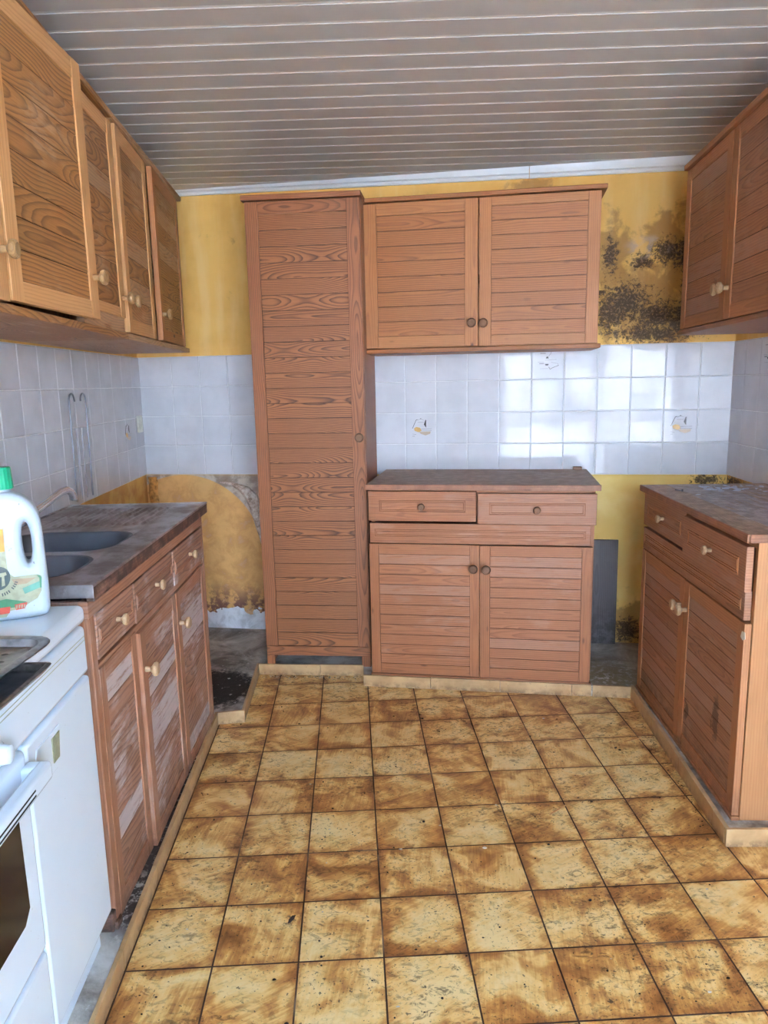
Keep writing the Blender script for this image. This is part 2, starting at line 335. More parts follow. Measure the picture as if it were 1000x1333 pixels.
# ------------------------------------------------------------------ walls
def wall_mat(kind):
    t = NT('yellow_paint_'+kind, .75); P = t.obj(); x, _, z = t.sep(P)
    n1 = t.noise(P, 3, 4); n2 = t.noise(t.comb(t.M('MULTIPLY', x, 14.), 0., t.M('MULTIPLY', z, 2.)), 1, 4)
    c = t.mix(t.step(n1, .35, .7), lin((230, 185, 102)), lin((208, 158, 76)))
    c = t.mix(t.M('MULTIPLY', t.step(n2, .45, .7), .35), c, lin((238, 210, 154)))
    nf = t.noise(P, 46, 7, .8, .6); nm = t.noise(P, 10, 5, .65, .4)
    if kind == 'back':
        # browner, damper paint low down on the left
        low = t.M('MULTIPLY', t.step(z, .9, .86), t.step(x, -.3, -.5))
        arch = t.M('MAXIMUM', t.step(t.blob(x, z, -1.06, .45, .42, .425), .0, .004), t.M('MULTIPLY', t.step(z, .452, .45), t.step(x, -.63, -.645)))
        co_ = t.mix(t.step(nm, .35, .65), lin((226, 178, 112)), lin((204, 152, 92)))
        co_ = t.mix(t.M('MULTIPLY', t.step(nm, .56, .68), .5), co_, lin((214, 176, 150)))
        c = t.mix(t.M('MULTIPLY', low, arch), c, co_)
        c = t.mix(t.M('MULTIPLY', low, t.M('SUBTRACT', 1., arch)), c, t.mix(t.step(nm, .4, .6), lin((206, 192, 176)), lin((150, 132, 118))))
        br = t.M('MULTIPLY', t.step(z, .34, .16), low)
        c = t.mix(t.M('MULTIPLY', br, t.step(t.noise(P, 16, 5, .7), .42, .55)), c, lin((118, 78, 66)))
        wz = t.M('ADD', .15, t.M('MULTIPLY', t.M('SUBTRACT', t.noise(P, 9, 3, .6), .5), .2))
        c = t.mix(t.M('MULTIPLY', t.M('LESS_THAN', z, wz), t.step(x, -.3, -.5)), c, t.mix(t.step(nm, .45, .65), lin((230, 228, 230)), lin((196, 192, 192))))
        # pale paint right of the base unit, brightened to stand in for light
        pr = t.M('MULTIPLY', t.step(z, .9, .86), t.step(x, .7, .8))
        c = t.mix(pr, c, t.mix(t.step(n1, .4, .6), lin((252, 226, 150)), lin((242, 206, 120))))
        # mould
        bl = t.blob(x, z, 1.13, 1.66, .22, .17)
        for a in ((1.27, 1.60, .22, .12), (1.07, 1.62, .14, .18), (1.42, 1.76, .09, .4), (1.38, 1.86, .09, .14), (1.38, 1.57, .14, .16), (1.25, 1.52, .32, .08), (1.3, 1.88, .12, .1), (1.06, 1.87, .06, .14), (1.2, 1.84, .1, .06), (1.52, .85, .12, .05), (1.19, .11, .14, .11), (1.05, .1, .1, .12)):
            bl = t.M('MAXIMUM', bl, t.blob(x, z, *a))
        soft = t.blob(x, z, 1.07, 1.85, .14, .26)
        for a in ((1.31, 1.95, .16, .16), (1.2, 1.66, .36, .28), (1.4, 1.8, .2, .4), (1.33, 1.6, .2, .2), (.7, 2.19, .2, .05), (1.2, .14, .25, .2)):
            soft = t.M('MAXIMUM', soft, t.blob(x, z, *a))
        sm = t.step(t.M('ADD', t.M('MULTIPLY', soft, .8), t.M('MULTIPLY', t.M('SUBTRACT', nm, .5), 1.6)), .2, .5)
        c = t.mix(t.M('MULTIPLY', sm, .6), c, lin((128, 88, 48)))
        bmsk = t.step(t.M('ADD', t.M('MULTIPLY', bl, 1.0), t.M('MULTIPLY', t.M('SUBTRACT', nf, .5), 2.9)), .36, .72)
        bmsk = t.M('MULTIPLY', bmsk, t.step(bl, .0, .12))
        c = t.mix(t.M('MULTIPLY', bmsk, .9), c, t.mix(t.step(t.noise(P, 90, 3, .7), .5, .62), lin((40, 31, 27)), lin((120, 98, 80))))
        c = t.mix(t.M('MULTIPLY', t.step(t.blob(x, z, 1.22, 1.9, .12, .06), 0, .5), t.M('MULTIPLY', t.step(nm, .45, .6), .5)), c, lin((206, 186, 176)))
        t.bump(t.M('ADD', nm, bmsk), .3, .003)
    elif kind == 'right':
        c = t.mix(t.M('MULTIPLY', t.M('MULTIPLY', t.step(z, .9, .86), t.step(z, .55, .85)), t.M('MULTIPLY', t.step(x, .34, .1), t.step(nf, .4, .5))), c, lin((58, 44, 38)))
        t.bump(nm, .2, .002)
    else:
        c = t.mix(t.M('MULTIPLY', t.step(z, .95, .8), t.step(nm, .35, .65)), c, lin((206, 142, 72)))
        t.bump(nm, .2, .002)
    return t.out(c)
def wall(name, p0, p1, mat, z0=0., z1=2.3, th=.12, holes=None):
    """p0 to p1 as seen from inside, left to right; thickness goes outward"""
    L = (p1-p0).length; mb = MB()
    if holes:
        xs = sorted({0, L, *[h for hl in holes for h in hl[:2]]})
        for xa, xb in zip(xs, xs[1:]):
            hz = [h for h in holes if h[0] <= xa+1e-6 and h[1] >= xb-1e-6]
            if not hz: mb.box(xa, xb, 0, th, z0, z1)
            else:
                if hz[0][2] > z0: mb.box(xa, xb, 0, th, z0, hz[0][2])
                mb.box(xa, xb, 0, th, hz[0][3], z1)
    else: mb.box(0, L, 0, th, z0, z1)
    return struct(mb.build(name, mat, loc=(p0.x, p0.y, 0), rotz=heading(p0, p1)))
# back wall: its own origin at u = 0 so the paint can be described in u, z
CL, CR = B(-1.262, 0), B(1.612, 0)
mb = MB(); mb.box(-1.45, 1.85, 0, .12, 0, 2.3)
struct(mb.build('wall_back', wall_mat('back'), loc=B(0, 0), rotz=ZB))
LWn = T(-1.085, -1.7); LWf = T(-1.085, 3.87)
wall('wall_left', LWn, LWf, wall_mat('left'))
rd = (TB*math.cos(R(7))+TA*math.sin(R(7)))            # right wall runs a little outward
RWn = CR - rd*2.05
wall('wall_right', CR+rd*.02, RWn, wall_mat('right'))
M['render_white'] = plain('render_white', (214, 208, 196), .8, 0, .05, 5)
J1 = T(2.35, 1.25); J2 = T(2.35, -1.7)
wall('wall_recess', RWn+Vector((0, 0, 0)), J1, M['render_white'])
wall('wall_side', J1, J2, M['render_white'])
rear0 = T(2.35, -1.6); rear1 = T(-1.085, -1.6)
HX0, HX1 = 2.35-1.75, 2.35+.42                         # opening seen from inside, from the right end
wall('wall_rear', rear0, rear1, M['render_white'], holes=[(HX0, HX1, .12, 2.12)], th=.18)

# ---- glazed double door in the rear wall
M['frame_white'] = plain('frame_white', (232, 232, 230), .35)
gt = NT('glass', .0); gt.b.inputs['Transmission Weight'].default_value = 1; gt.b.inputs['IOR'].default_value = 1.05; M['glass'] = gt.out((1, 1, 1, 1))
dr = thing('window_1', '', '', (rear0.x, rear0.y, 0), heading(rear0, rear1))
del dr['label']; del dr['category']; dr['kind'] = 'structure'
mb = MB()
mb.box(HX0, HX0+.06, .04, .12, .12, 2.12, 'z'); mb.box(HX1-.06, HX1, .04, .12, .12, 2.12, 'z')
mb.box(HX0+.06, HX1-.06, .04, .12, 2.06, 2.12); mb.box(HX0+.06, HX1-.06, .04, .12, .12, .2)
cx = (HX0+HX1)/2
mb.box(cx-.05, cx+.05, .04, .12, .2, 2.06, 'z')
mb.box(HX0+.06, cx-.05, .05, .11, .84, .9); mb.box(cx+.05, HX1-.06, .05, .11, .84, .9)
mb.build('window_frame', 'frame_white', dr, .004)
for a_, b_ in ((HX0+.06, cx-.05), (cx+.05, HX1-.06)):
    for z0, z1 in ((.2, .84), (.9, 2.06)):
        mb = MB(); mb.box(a_, b_, .078, .082, z0, z1); mb.build('pane', 'glass', dr)

# ---- outside: paving, a mottled wall added for patchy reflections and less glare, seen only as light and reflections
def paving():
    t = NT('paving', .85); c = t.mix(t.step(t.noise(t.obj(), 2, 4), .4, .6), lin((214, 212, 208)), lin((190, 188, 182))); return t.out(c)
mb = MB(); mb.prism([(-9, -14), (10, -14), (10, -1.78), (-9, -1.78)], -.12, -.02, 'xy')
struct(mb.build('ground', paving(), rotz=ZT))

def reflection_mat():
    t = NT('reflection_patches', .9); P = t.obj(); n = t.noise(P, 1.6, 5, .65, .5)
    return t.out(t.ramp(n, [(.42, lin((74, 82, 90))), (.5, lin((110, 118, 130))), (.54, lin((226, 226, 226))), (.66, lin((206, 206, 208)))]))
mb = MB(); mb.box(-8, 9, -10.4, -10.2, -.02, 2.4)
struct(mb.build('wall_for_reflections', reflection_mat(), rotz=ZT))

# ------------------------------------------------------------------ ceiling
TH = -0.0272
M['lath'] = plain('lath', (168, 162, 158), .45, 0, .04, 12)
def lath_mat():
    t = NT('lath', .42); P = t.obj()
    c = t.mix(t.step(t.noise(P, 1.5, 3), .35, .7), lin((200, 195, 190)), lin((190, 185, 180)))
    c = t.mix(t.M('MULTIPLY', t.step(t.noise(P, 60, 4, .7), .7, .75), .25), c, lin((110, 104, 100)))
    x, y, _ = t.sep(P)
    return t.out(c)
M['lath'] = lath_mat(); M['strip'] = plain('strip', (240, 236, 230), .4, 0, .03, 9)
mb = MB()
for k in range(-36, 26):
    v = 2.0015 + .1001*k
    mb.box(-2.2, 3.4, v+.0065, v+.0936, CEIL, CEIL+.012, mi=0); mb.box(-2.2, 3.4, v-.0065, v+.0065, CEIL+.0015, CEIL+.012, mi=1)
struct(mb.build('ceiling', ['lath', 'strip'], loc=(0, 0, 0), rotz=TH, bevel=.0012, seg=1))
mb = MB(); mb.prism([(-2.4, -1.9), (3.6, -1.9), (3.6, 5.0), (-2.4, 5.0)], CEIL+.013, CEIL+.06, 'xy')
struct(mb.build('ceiling_deck', 'black_gap', rotz=ZT))
# cornice along the back wall, in two lengths, dipping a little to the right
M['cornice'] = plain('cornice', (236, 236, 234), .35, 0, .03, 8)
def cornice(name, u0, u1):
    mb = MB(); zb = lambda u: 2.243-.0135*(u+1.2)
    def ring(u):
        b = zb(u); return [(u, 0, b), (u, -.012, b), (u, -.016, b+.008), (u, -.016, b+.014), (u, -.026, b+.018), (u, -.03, b+.03), (u, -.034, CEIL), (u, 0, CEIL)]
    mb.quadstrip([ring(u0), ring(u1)]); return struct(mb.build(name, 'cornice', loc=B(0, 0), rotz=ZB))
cornice('trim_1', -1.262, .693); cornice('trim_2', .696, 1.612)

# ------------------------------------------------------------------ wall tiles
def tile_mat(name, c1, c2):
    t = NT(name, .05, 0, .24); P = t.obj(); bid = t.attr('bid')
    c = t.mix(t.step(t.noise(P, 7, 3), .35, .7), lin(c1), lin(c2))
    c = t.mix(t.M('MULTIPLY', t.step(t.noise(P, 70, 4, .7), .7, .74), .4), c, lin((130, 126, 124)))
    t.bump(t.noise(P, 9, 2), .12, .004)
    return t.out(c, t.M('ADD', .025, t.M('MULTIPLY', t.noise(P, 18, 4), .06)))
M['wall_tile'] = tile_mat('wall_tile', (220, 220, 226), (210, 210, 216))
M['grout'] = plain('grout', (236, 236, 238), .7, 0, .04, 50)
def tiles(name, loc, rotz, x_edges, z0, rows, pitch=.15, tilt=.006):
    mb = MB(); rnd = random.Random(3)
    for xa, xb in zip(x_edges, x_edges[1:]):
        for r_ in range(rows):
            za, zb = z0+r_*pitch, z0+(r_+1)*pitch; g = .0013; e = .0035; y = -.007
            tx, tz = rnd.uniform(-tilt, tilt), rnd.uniform(-tilt, tilt)
            def P(x, z, d): return (x, d + (x-(xa+xb)/2)*tx + (z-(za+zb)/2)*tz, z)
            o = [P(xa+g, za+g, -.005), P(xb-g, za+g, -.005), P(xb-g, zb-g, -.005), P(xa+g, zb-g, -.005)]
            m_ = [P(xa+g+.0015, za+g+.0015, -.0066), P(xb-g-.0015, za+g+.0015, -.0066), P(xb-g-.0015, zb-g-.0015, -.0066), P(xa+g+.0015, zb-g-.0015, -.0066)]
            i_ = [P(xa+e+g, za+e+g, y), P(xb-e-g, za+e+g, y), P(xb-e-g, zb-e-g, y), P(xa+e+g, zb-e-g, y)]
            mb.quadstrip([[(p[0], 0, p[2]) for p in o], o, m_, i_])
    mb.box(x_edges[0], x_edges[-1], -.0048, 0, z0, z0+rows*pitch, mi=1)
    return struct(mb.build(name, ['wall_tile', 'grout'], loc=loc, rotz=rotz))
ZTI = .878
edges = [-1.2545+.15*i for i in range(20)]; 
edges = [-1.262]+[e for e in [-.0328-.15*k for k in range(8, 0, -1)] if e > -1.2]+[-.0328+.15*i for i in range(0, 11)]+[1.612]
tb = tiles('trim_3', B(0, 0), ZB, edges, ZTI, 4)
le = [0.0]; 
# left wall tiles, measured from the far corner
bl_ = [3.862-.155*k for k in range(34)][::-1]
bl_ = [b for b in bl_ if b > -1.2]
tl = tiles('trim_4', T(-1.085, 0), ZT+math.pi/2, bl_, ZTI, 4)
tr = tiles('trim_5', (CR.x, CR.y, 0), heading(CR, RWn), [.0]+[.14+.15*k for k in range(13)], ZTI, 4)

# printed pictures on a few of the tiles
M['ink'] = plain('ink', (52, 46, 52), .3); M['ink_soft'] = plain('ink_soft', (140, 132, 142), .3); M['ink_ochre'] = plain('ink_ochre', (222, 176, 104), .3); M['ink_buff'] = plain('ink_buff', (206, 184, 164), .3)
def strokes(mb, pts, wd, mi):
    for (x0, z0), (x1, z1) in zip(pts, pts[1:]):
        d = Vector((x1-x0, z1-z0)); n = Vector((-d.y, d.x)).normalized()*wd/2
        mb.prism([(x0+n.x, z0+n.y), (x0-n.x, z0-n.y), (x1-n.x, z1-n.y), (x1+n.x, z1+n.y)], -.0085, -.0072, mi=mi)
def pot_picture(parent, x, z, s=1.0, soft=False):
    mb = MB(); k = .15/40*s; q = lambda px, pz: (x+(px-22)*k, z-(pz-22)*k)
    strokes(mb, [q(11, 21), q(16, 10), q(18, 9.5)], .0022, 0)
    strokes(mb, [q(18, 10.5), q(22, 8.5), q(26, 10.5)], .0012, 1)
    strokes(mb, [q(18, 13), q(26, 13)], .0015, 1)
    mb.prism([q(21, 9), q(22, 7.6), q(23, 9)], -.0085, -.0072, mi=0)
    mb.prism([q(28, 10), q(29, 10), q(29, 20), q(28, 19), q(26, 16)], -.0085, -.0072, mi=0)
    mb.prism([q(13, 21), q(16, 19), q(21, 20), q(23, 24), q(19, 26), q(14, 24)], -.0082, -.0072, mi=2)
    mb.prism([q(19, 25.2), q(35, 25), q(34, 28), q(28, 30), q(22, 28)], -.0084, -.0072, mi=3)
    strokes(mb, [q(22, 22), q(36, 21.6)], .0016, 1); strokes(mb, [q(22, 24.2), q(36, 24)], .0016, 1)
    strokes(mb, [q(11, 28), q(16, 29)], .0014, 1); strokes(mb, [q(11, 31), q(14, 31)], .002, 1)
    mb.build('picture', ['ink', 'ink_soft', 'ink_ochre', 'ink_buff'], parent)
def sprig_picture(parent, x, z):
    mb = MB(); k = .15/42; q = lambda px, pz: (x+(px-24)*k, z-(pz-23)*k)
    strokes(mb, [q(22, 9), q(24, 6.5), q(27, 7), q(28, 11), q(25, 15), q(23, 18)], .0014, 1)
    strokes(mb, [q(14, 11.5), q(21, 11.5)], .003, 1)
    mb.prism([q(21, 18), q(23, 15), q(25, 18)], -.0085, -.0072, mi=0)
    strokes(mb, [q(11, 22.5), q(19, 22.5)], .0014, 1); strokes(mb, [q(13, 24.5), q(19, 24.5)], .0026, 0)
    strokes(mb, [q(20, 20.2), q(35, 19.5)], .0012, 1)
    mb.prism([q(20, 25), q(25, 25), q(24, 27), q(21, 27)], -.0085, -.0072, mi=0)
    strokes(mb, [q(25, 29), q(27, 32), q(30, 30), q(38, 27)], .002, 0); strokes(mb, [q(14, 31), q(24, 31)], .0012, 1)
    strokes(mb, [q(28, 23), q(37, 25), q(37, 28)], .0012, 1)
    mb.build('picture', ['ink', 'ink_soft'], parent)
pot_picture(tb, .187+.005, 1.100); pot_picture(tb, 1.392, 1.100); sprig_picture(tb, .792, 1.405)
sprig_picture(tr, .365, 1.405); pot_picture(tl, 3.575, 1.105, .95)

# ------------------------------------------------------------------ raised concrete base under the units and its skirting tiles
def concrete():
    t = NT('dirty_concrete', .8); P = t.obj(); x, y, _ = t.sep(P)
    n = t.noise(P, 6, 5, .65, .5); n2 = t.noise(P, 40, 5, .7)
    c = t.ramp(n, [(.36, lin((206, 200, 192))), (.5, lin((170, 162, 152))), (.66, lin((104, 96, 88)))])
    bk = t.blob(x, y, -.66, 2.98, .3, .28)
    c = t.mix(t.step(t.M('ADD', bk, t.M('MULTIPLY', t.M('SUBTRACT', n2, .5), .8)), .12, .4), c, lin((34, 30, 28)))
    c = t.mix(t.step(n2, .62, .68), c, lin((196, 192, 188)))
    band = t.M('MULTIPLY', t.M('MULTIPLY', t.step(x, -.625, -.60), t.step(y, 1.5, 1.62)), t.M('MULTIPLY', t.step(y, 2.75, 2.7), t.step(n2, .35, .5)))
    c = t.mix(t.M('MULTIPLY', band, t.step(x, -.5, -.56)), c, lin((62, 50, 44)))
    mo = t.M('MULTIPLY', t.blob(x, y, 1.1, 2.95, .25, .3), t.step(n2, .4, .5))
    c = t.mix(t.M('MULTIPLY', mo, 1.2, clamp=True), c, lin((128, 116, 84)))
    t.bump(t.M('ADD', n, n2), .6, .006)
    return t.out(c)
bc = lambda a: None
outline = [(-.57, -1.55), (-.572, 2.735), (-.469, 2.75), (-.469, 3.235), (.028, 3.170), (.025, 3.058), (.985, 2.858), (1.155, 2.825), (1.050, 1.842), (1.60, 1.80), (1.78, 3.35), (-1.2, 3.98), (-1.2, -1.55)]
mb = MB(); mb.prism(outline, 0.0, SLAB, 'xy')
struct(mb.build('trim_6', concrete(), rotz=ZT))
def skirt_mat():
    t = NT('skirting_tile', .4); P = t.pos(); n = t.noise(P, 9, 4, .6)
    c = t.mix(t.step(n, .35, .65), lin((192, 158, 114)), lin((166, 132, 92)))
    c = t.mix(t.M('MULTIPLY', t.M('MULTIPLY', t.step(t.sep(P)[2], .035, .0), t.step(t.noise(P, 40, 4, .7), .4, .6)), .6), c, lin((90, 62, 44)))
    c = t.mix(t.M('MULTIPLY', t.step(t.noise(P, 55, 4, .7), .63, .7), .5), c, lin((110, 82, 60)))
    return t.out(c)
M['skirt'] = skirt_mat()
ntr = [6]
def skirt(p, q, th=.011, h=.053, tilt=0):
    """p to q in room frame, as seen from the front, left to right; joints between 20 cm tiles"""
    ntr[0] += 1; p, q = T(*p), T(*q); L = (q-p).length; mb = MB(); x = 0
    while x < L-.004:
        x1 = min(x+.3, L); mb.box(x+.0006, x1-.0006, -th, 0, 0.001, h+random.uniform(-.001, .001)); x = x1
    return struct(mb.build(f'trim_{ntr[0]}', 'skirt', loc=(p.x, p.y, 0), rotz=heading(p, q), bevel=.0015))
skirt((-.57, -1.5), (-.572, 2.735), th=.012)
skirt((-.570, 2.735), (-.458, 2.75)); skirt((-.469, 2.75), (-.469, 3.232))
skirt((-.469, 3.235), (.028, 3.170)); skirt((.025, 3.058), (.985, 2.858)); skirt((.990, 2.857), (1.155, 2.825))
skirt((1.155, 2.825), (1.050, 1.842), th=.014, h=.056); skirt((1.036, 1.842), (1.60, 1.80), h=.056)

# ------------------------------------------------------------------ cabinet parts
def knob(parent, x, y, z, mat='knob', s=1.1):
    mb = MB(); pr = [(.0075, 0), (.007, .008), (.006, .013), (.010, .017), (.0165, .021), (.018, .026), (.0165, .030), (.012, .0325), (.009, .0318), (.004, .0325), (.0005, .0327)]
    mb.lathe([(r_*s, h*s) for r_, h in pr], (0, 0, 0), 'y', 22)
    return mb.build('knob', mat, parent, loc=(x, y, z), smooth=True)
def door(parent, x, z, w_, h_, hinge='l', openang=0., planks=9, st=.042, top=.045, bot=.045, mats=('pine_upper', 'pine_stile'), knobz=None, kmat='knob', th=.02, name='door', kx=None, y=0., recess=.004):
    """plank door: two stiles, two rails, boards between; its origin on the hinge side"""
    o = 0 if hinge == 'l' else -w_
    fr = MB()
    fr.box(o, o+st, 0, th, 0, h_, 'z'); fr.box(o+w_-st, o+w_, 0, th, 0, h_, 'z')
    fr.box(o+st+.0004, o+w_-st-.0004, .0012, th, 0, bot, 'x'); fr.box(o+st+.0004, o+w_-st-.0004, .0012, th, h_-top, h_, 'x')
    d = fr.build(name, mats[1], parent, .0012)
    d.location = (x if hinge == 'l' else x+w_, y, z); d.rotation_euler = (0, 0, openang if hinge == 'r' else -openang)
    pn = MB(); n = planks; ph = (h_-top-bot)/n
    for i in range(n):
        j = random.uniform(-.0003, .0003)
        pn.box(o+st+.0006, o+w_-st-.0006, recess+j, th-.004, bot+i*ph+.0011, bot+(i+1)*ph-.0011, 'x')
    pn.box(o+st+.001, o+w_-st-.001, recess+.0016, th-.006, bot+.002, h_-top-.002, 'x', mi=1)      # the tongues show in the grooves, dark with dirt and painted-in shade
    pn.build('panel', [mats[0], 'groove'], d, .0006, seg=1)
    if knobz is not None:
        kxx = (o+w_-st/2 if hinge == 'l' else o+st/2) if kx is None else o+kx
        knob(d, kxx, 0, knobz, kmat)
    return d
def drawer(parent, x, z, w_, h_, mats=('pine_base', 'pine_base_stile'), kmat='knob', y=0., th=.02, mould=True, hasknob=True, name='drawer', inset=.045, droop=0.):
    mb = MB(); mb.box(0, w_, 0, th, 0, h_, 'x')
    d = mb.build(name, mats[0], parent, .002); d.location = (x, y, z); d.rotation_euler = (R(droop), 0, 0)
    if mould:
        m_ = MB(); a, b, c, e = inset, w_-inset, h_*.3, h_*.7
        if h_ < .08: c, e = h_*.25, h_*.75
        for k, t_ in ((0, .004), (.008, .003)):
            aa, bb, cc, ee = a+k, b-k, c+k, e-k
            m_.box(aa, bb, -.0022, .001, cc, cc+t_, 'x'); m_.box(aa, bb, -.0022, .001, ee-t_, ee, 'x')
            m_.box(aa, aa+t_, -.0022, .001, cc+t_, ee-t_, 'z'); m_.box(bb-t_, bb, -.0022, .001, cc+t_, ee-t_, 'z')
        m_.build('moulding', mats[1], d, .0008)
    if hasknob: knob(d, w_/2, 0, h_/2, kmat, .85)
    return d
def carcass(parent, W, D, H, mat, front=.022, t_=.018, shelf=True, back=True, bot=0.0):
    mb = MB(); mb.box(0, t_, front, D, bot, H, 'z'); mb.box(W-t_, W, front, D, bot, H, 'z')
    mb.box(t_, W-t_, front, D, bot, bot+t_, 'x'); mb.box(t_, W-t_, front, D, H-t_, H, 'x')
    if back: mb.box(t_, W-t_, D-.008, D, bot+t_, H-t_, 'z')
    if shelf: mb.box(t_, W-t_, front+.03, D-.01, H*.5, H*.5+t_, 'x')
    return mb.build('carcass', mat, parent, .0012)

# ---- back wall unit: hung two-door cupboard
P0, P1 = B(-.012, .33, 1.457), B(.985, .33, 1.457)
c1 = thing('wall_cabinet', 'brown pine two-door wall cabinet hung above the low base cabinet on the back wall', 'cabinet', P0, heading(P0, P1))
W = (P1-P0).length
carcass(c1, W-.008, .327, .632, 'pine_stile', front=.024)
mb = MB(); mb.box(-.006, W+.002, -.006, .327, -.004, .014, 'x'); mb.build('bottom_board', 'pine_upper', c1, .0025)
mb = MB(); mb.box(-.004, W+.012, -.012, .327, .622, .64, 'x'); mb.build('top_board', 'pine_upper', c1, .003)
door(c1, .004, .018, .487, .60, 'l', .0, 8, .055, .05, .05, knobz=.095, kmat='knob_dark', kx=.487-.026)
door(c1, .496, .016, W-.506, .602, 'r', 0., 9, .05, .035, .045, knobz=.095, kmat='knob_dark', kx=.018)

# ---- tall larder cupboard
P0, P1 = B(-.482, .485, SLAB), B(.004, .452, SLAB)
c2 = thing('larder_cabinet', 'tall narrow pine larder cabinet standing against the back wall', 'cabinet', P0, heading(P0, P1)-.0)
W = (P1-P0).length; H2 = 2.035
mb = MB(); D = .44
mb.box(0, .02, .024, D, .0, H2, 'z'); mb.box(W-.022, W-.002, .024, D, 0, H2, 'z'); mb.box(.02, W-.022, .03, D, .045, .065, 'x'); mb.box(.02, W-.022, .024, D, H2-.02, H2, 'x')
mb.box(.02, W-.022, D-.008, D, .065, H2-.02, 'z')
for z_ in (.5, .9, 1.3, 1.7): mb.box(.02, W-.022, .05, D-.01, z_, z_+.018, 'x')
mb.build('carcass', 'pine_tall_stile', c2, .0015)
mb = MB(); mb.box(-.012, W+.004, -.012, D, H2, H2+.022, 'x'); mb.build('top_board', 'pine_tall_stile', c2, .003)
mb = MB(); mb.box(0, .035, .004, .024, 0, .05, 'z'); mb.box(W-.045, W-.002, .004, .024, 0, .05, 'z'); mb.box(0.0, W-.002, .004, .024, .05, .095, 'x'); mb.build('plinth_frame', 'pine_tall_stile', c2, .0015)
door(c2, .0, .097, W-.004, H2-.1, 'l', .0, 29, .055, .05, .0, mats=('pine_tall', 'pine_tall_stile'), knobz=.955, kmat='knob_dark', kx=W-.004-.022)

# ---- low base cabinet (two of the same model)
def base_cabinet(label, P0, P1, D, Htop, mats, stile, topmat, edgemat, kmat, ajar=(0, 0, 0, 0), end=None, planks=11, dep=.0):
    c = thing('base_cabinet', label, 'cabinet', P0, heading(P0, P1)); W = (P1-P0).length; H = Htop-P0.z
    ht = H-.024
    mb = MB(); t_ = .018
    mb.box(.008, .008+t_, .022, D, 0, ht, 'z'); mb.box(t_+.008, W-t_-.004, .022, D, .012, .03, 'x')
    mb.box(t_+.008, W-t_-.004, D-.008, D, .03, ht-.002, 'z'); mb.box(t_+.008, W-t_-.004, .022, .04, ht-.022, ht-.001, 'x')
    mb.box(t_+.008, W-t_-.004, .022, .3, .655, .673, 'x'); mb.box(.028, W-.024, .05, D-.01, .3, .318, 'x'); mb.box(W/2-.012, W/2+.012, .022, .05, .66, ht-.02, 'z')
    if not end: mb.box(W-t_-.004, W-.004, .022, D, 0, ht, 'z')
    mb.build('carcass', stile, c, .0012)
    if end:
        mb = MB(); n = 2
        mb.box(W-t_-.004, W-.004, .021, D, 0, ht, 'z', bid=.31); mb.build('end_panel', end, c, .0012)
    mb = MB(); n = 5; dd = (D+.012)/n
    for i in range(n): mb.box(-.006, W+.012, -.012+i*dd, -.012+(i+1)*dd-.0003, ht+.001, H-.001, 'x')
    mb.build('worktop', topmat, c, .0006)
    mb = MB(); mb.box(-.008, W+.014, -.019, -.0124, ht, H, 'x')
    if end: mb.box(W+.0125, W+.018, -.012, D, ht, H, 'y')
    mb.build('worktop_edge', edgemat, c, .002)
    zt = ht-.003; wl_ = W*.485
    drawer(c, .0, zt-.132, wl_, .128, mats=(mats, stile), kmat=kmat)
    drawer(c, wl_+.008, zt-.14, W-wl_-.008, .129, mats=(mats, stile), kmat=kmat, y=-ajar[0], droop=ajar[1])
    drawer(c, .004, zt-.228, W-.024, .086, mats=(mats, stile), hasknob=False, inset=.02, name='apron')
    hz = zt-.232-.014
    door(c, .0, .014, W/2+.0, hz, 'l', ajar[2], planks, .04, .045, .045, mats=(mats, stile), knobz=hz-.098, kmat=kmat, kx=W/2-.026, recess=.003)
    door(c, W/2+.002, .012, W/2-.012, hz, 'r', ajar[3], planks, .042, .045, .045, mats=(mats, stile), knobz=hz-.098, kmat=kmat, kx=.026, recess=.003)
    mb = MB(); mb.box(-.004, W-.002, -.004, .02, 0, .012, 'x'); mb.build('foot_strip', stile, c, .002)
    return c
base_cabinet('low pine cabinet with two drawers and two doors standing against the back wall', B(.024, .54, SLAB), B(.968, .54, SLAB), .53, .905, 'pine_base', 'pine_base_stile', 'pine_top', 'pine_edge', 'knob_dark', ajar=(.006, 1.2, 0, 0))
P0 = T(1.168, 2.826, SLAB); P1 = T(1.082, 1.885, SLAB)
rb = base_cabinet('dark stained low pine cabinet with dirty paint-spattered top along the right wall', P0, P1, .47, .905, 'pine_dark', 'pine_dark_stile', 'pine_top_dirty', 'pine_edge', 'knob_pale', ajar=(.012, 0, 0, 0), end='pine_end')
# paper scrap stuck to the door
mb = MB(); mb.prism([(0, 0), (.018, .002), (.022, -.016), (.008, -.024), (-.006, -.018)], 0, .0015); e0 = (P1-P0).normalized()
o = mb.build('paper_scrap', M['white_plastic'], loc=P0+e0*.925+Vector((e0.y, -e0.x, 0))*.0+Vector((0, 0, .575)), rotz=heading(P0, P1)); o.location += Vector((e0.y, -e0.x, 0))*(.0022)
tag(o, 'torn white paper scrap stuck high on the near door of the dark cabinet', 'paper')

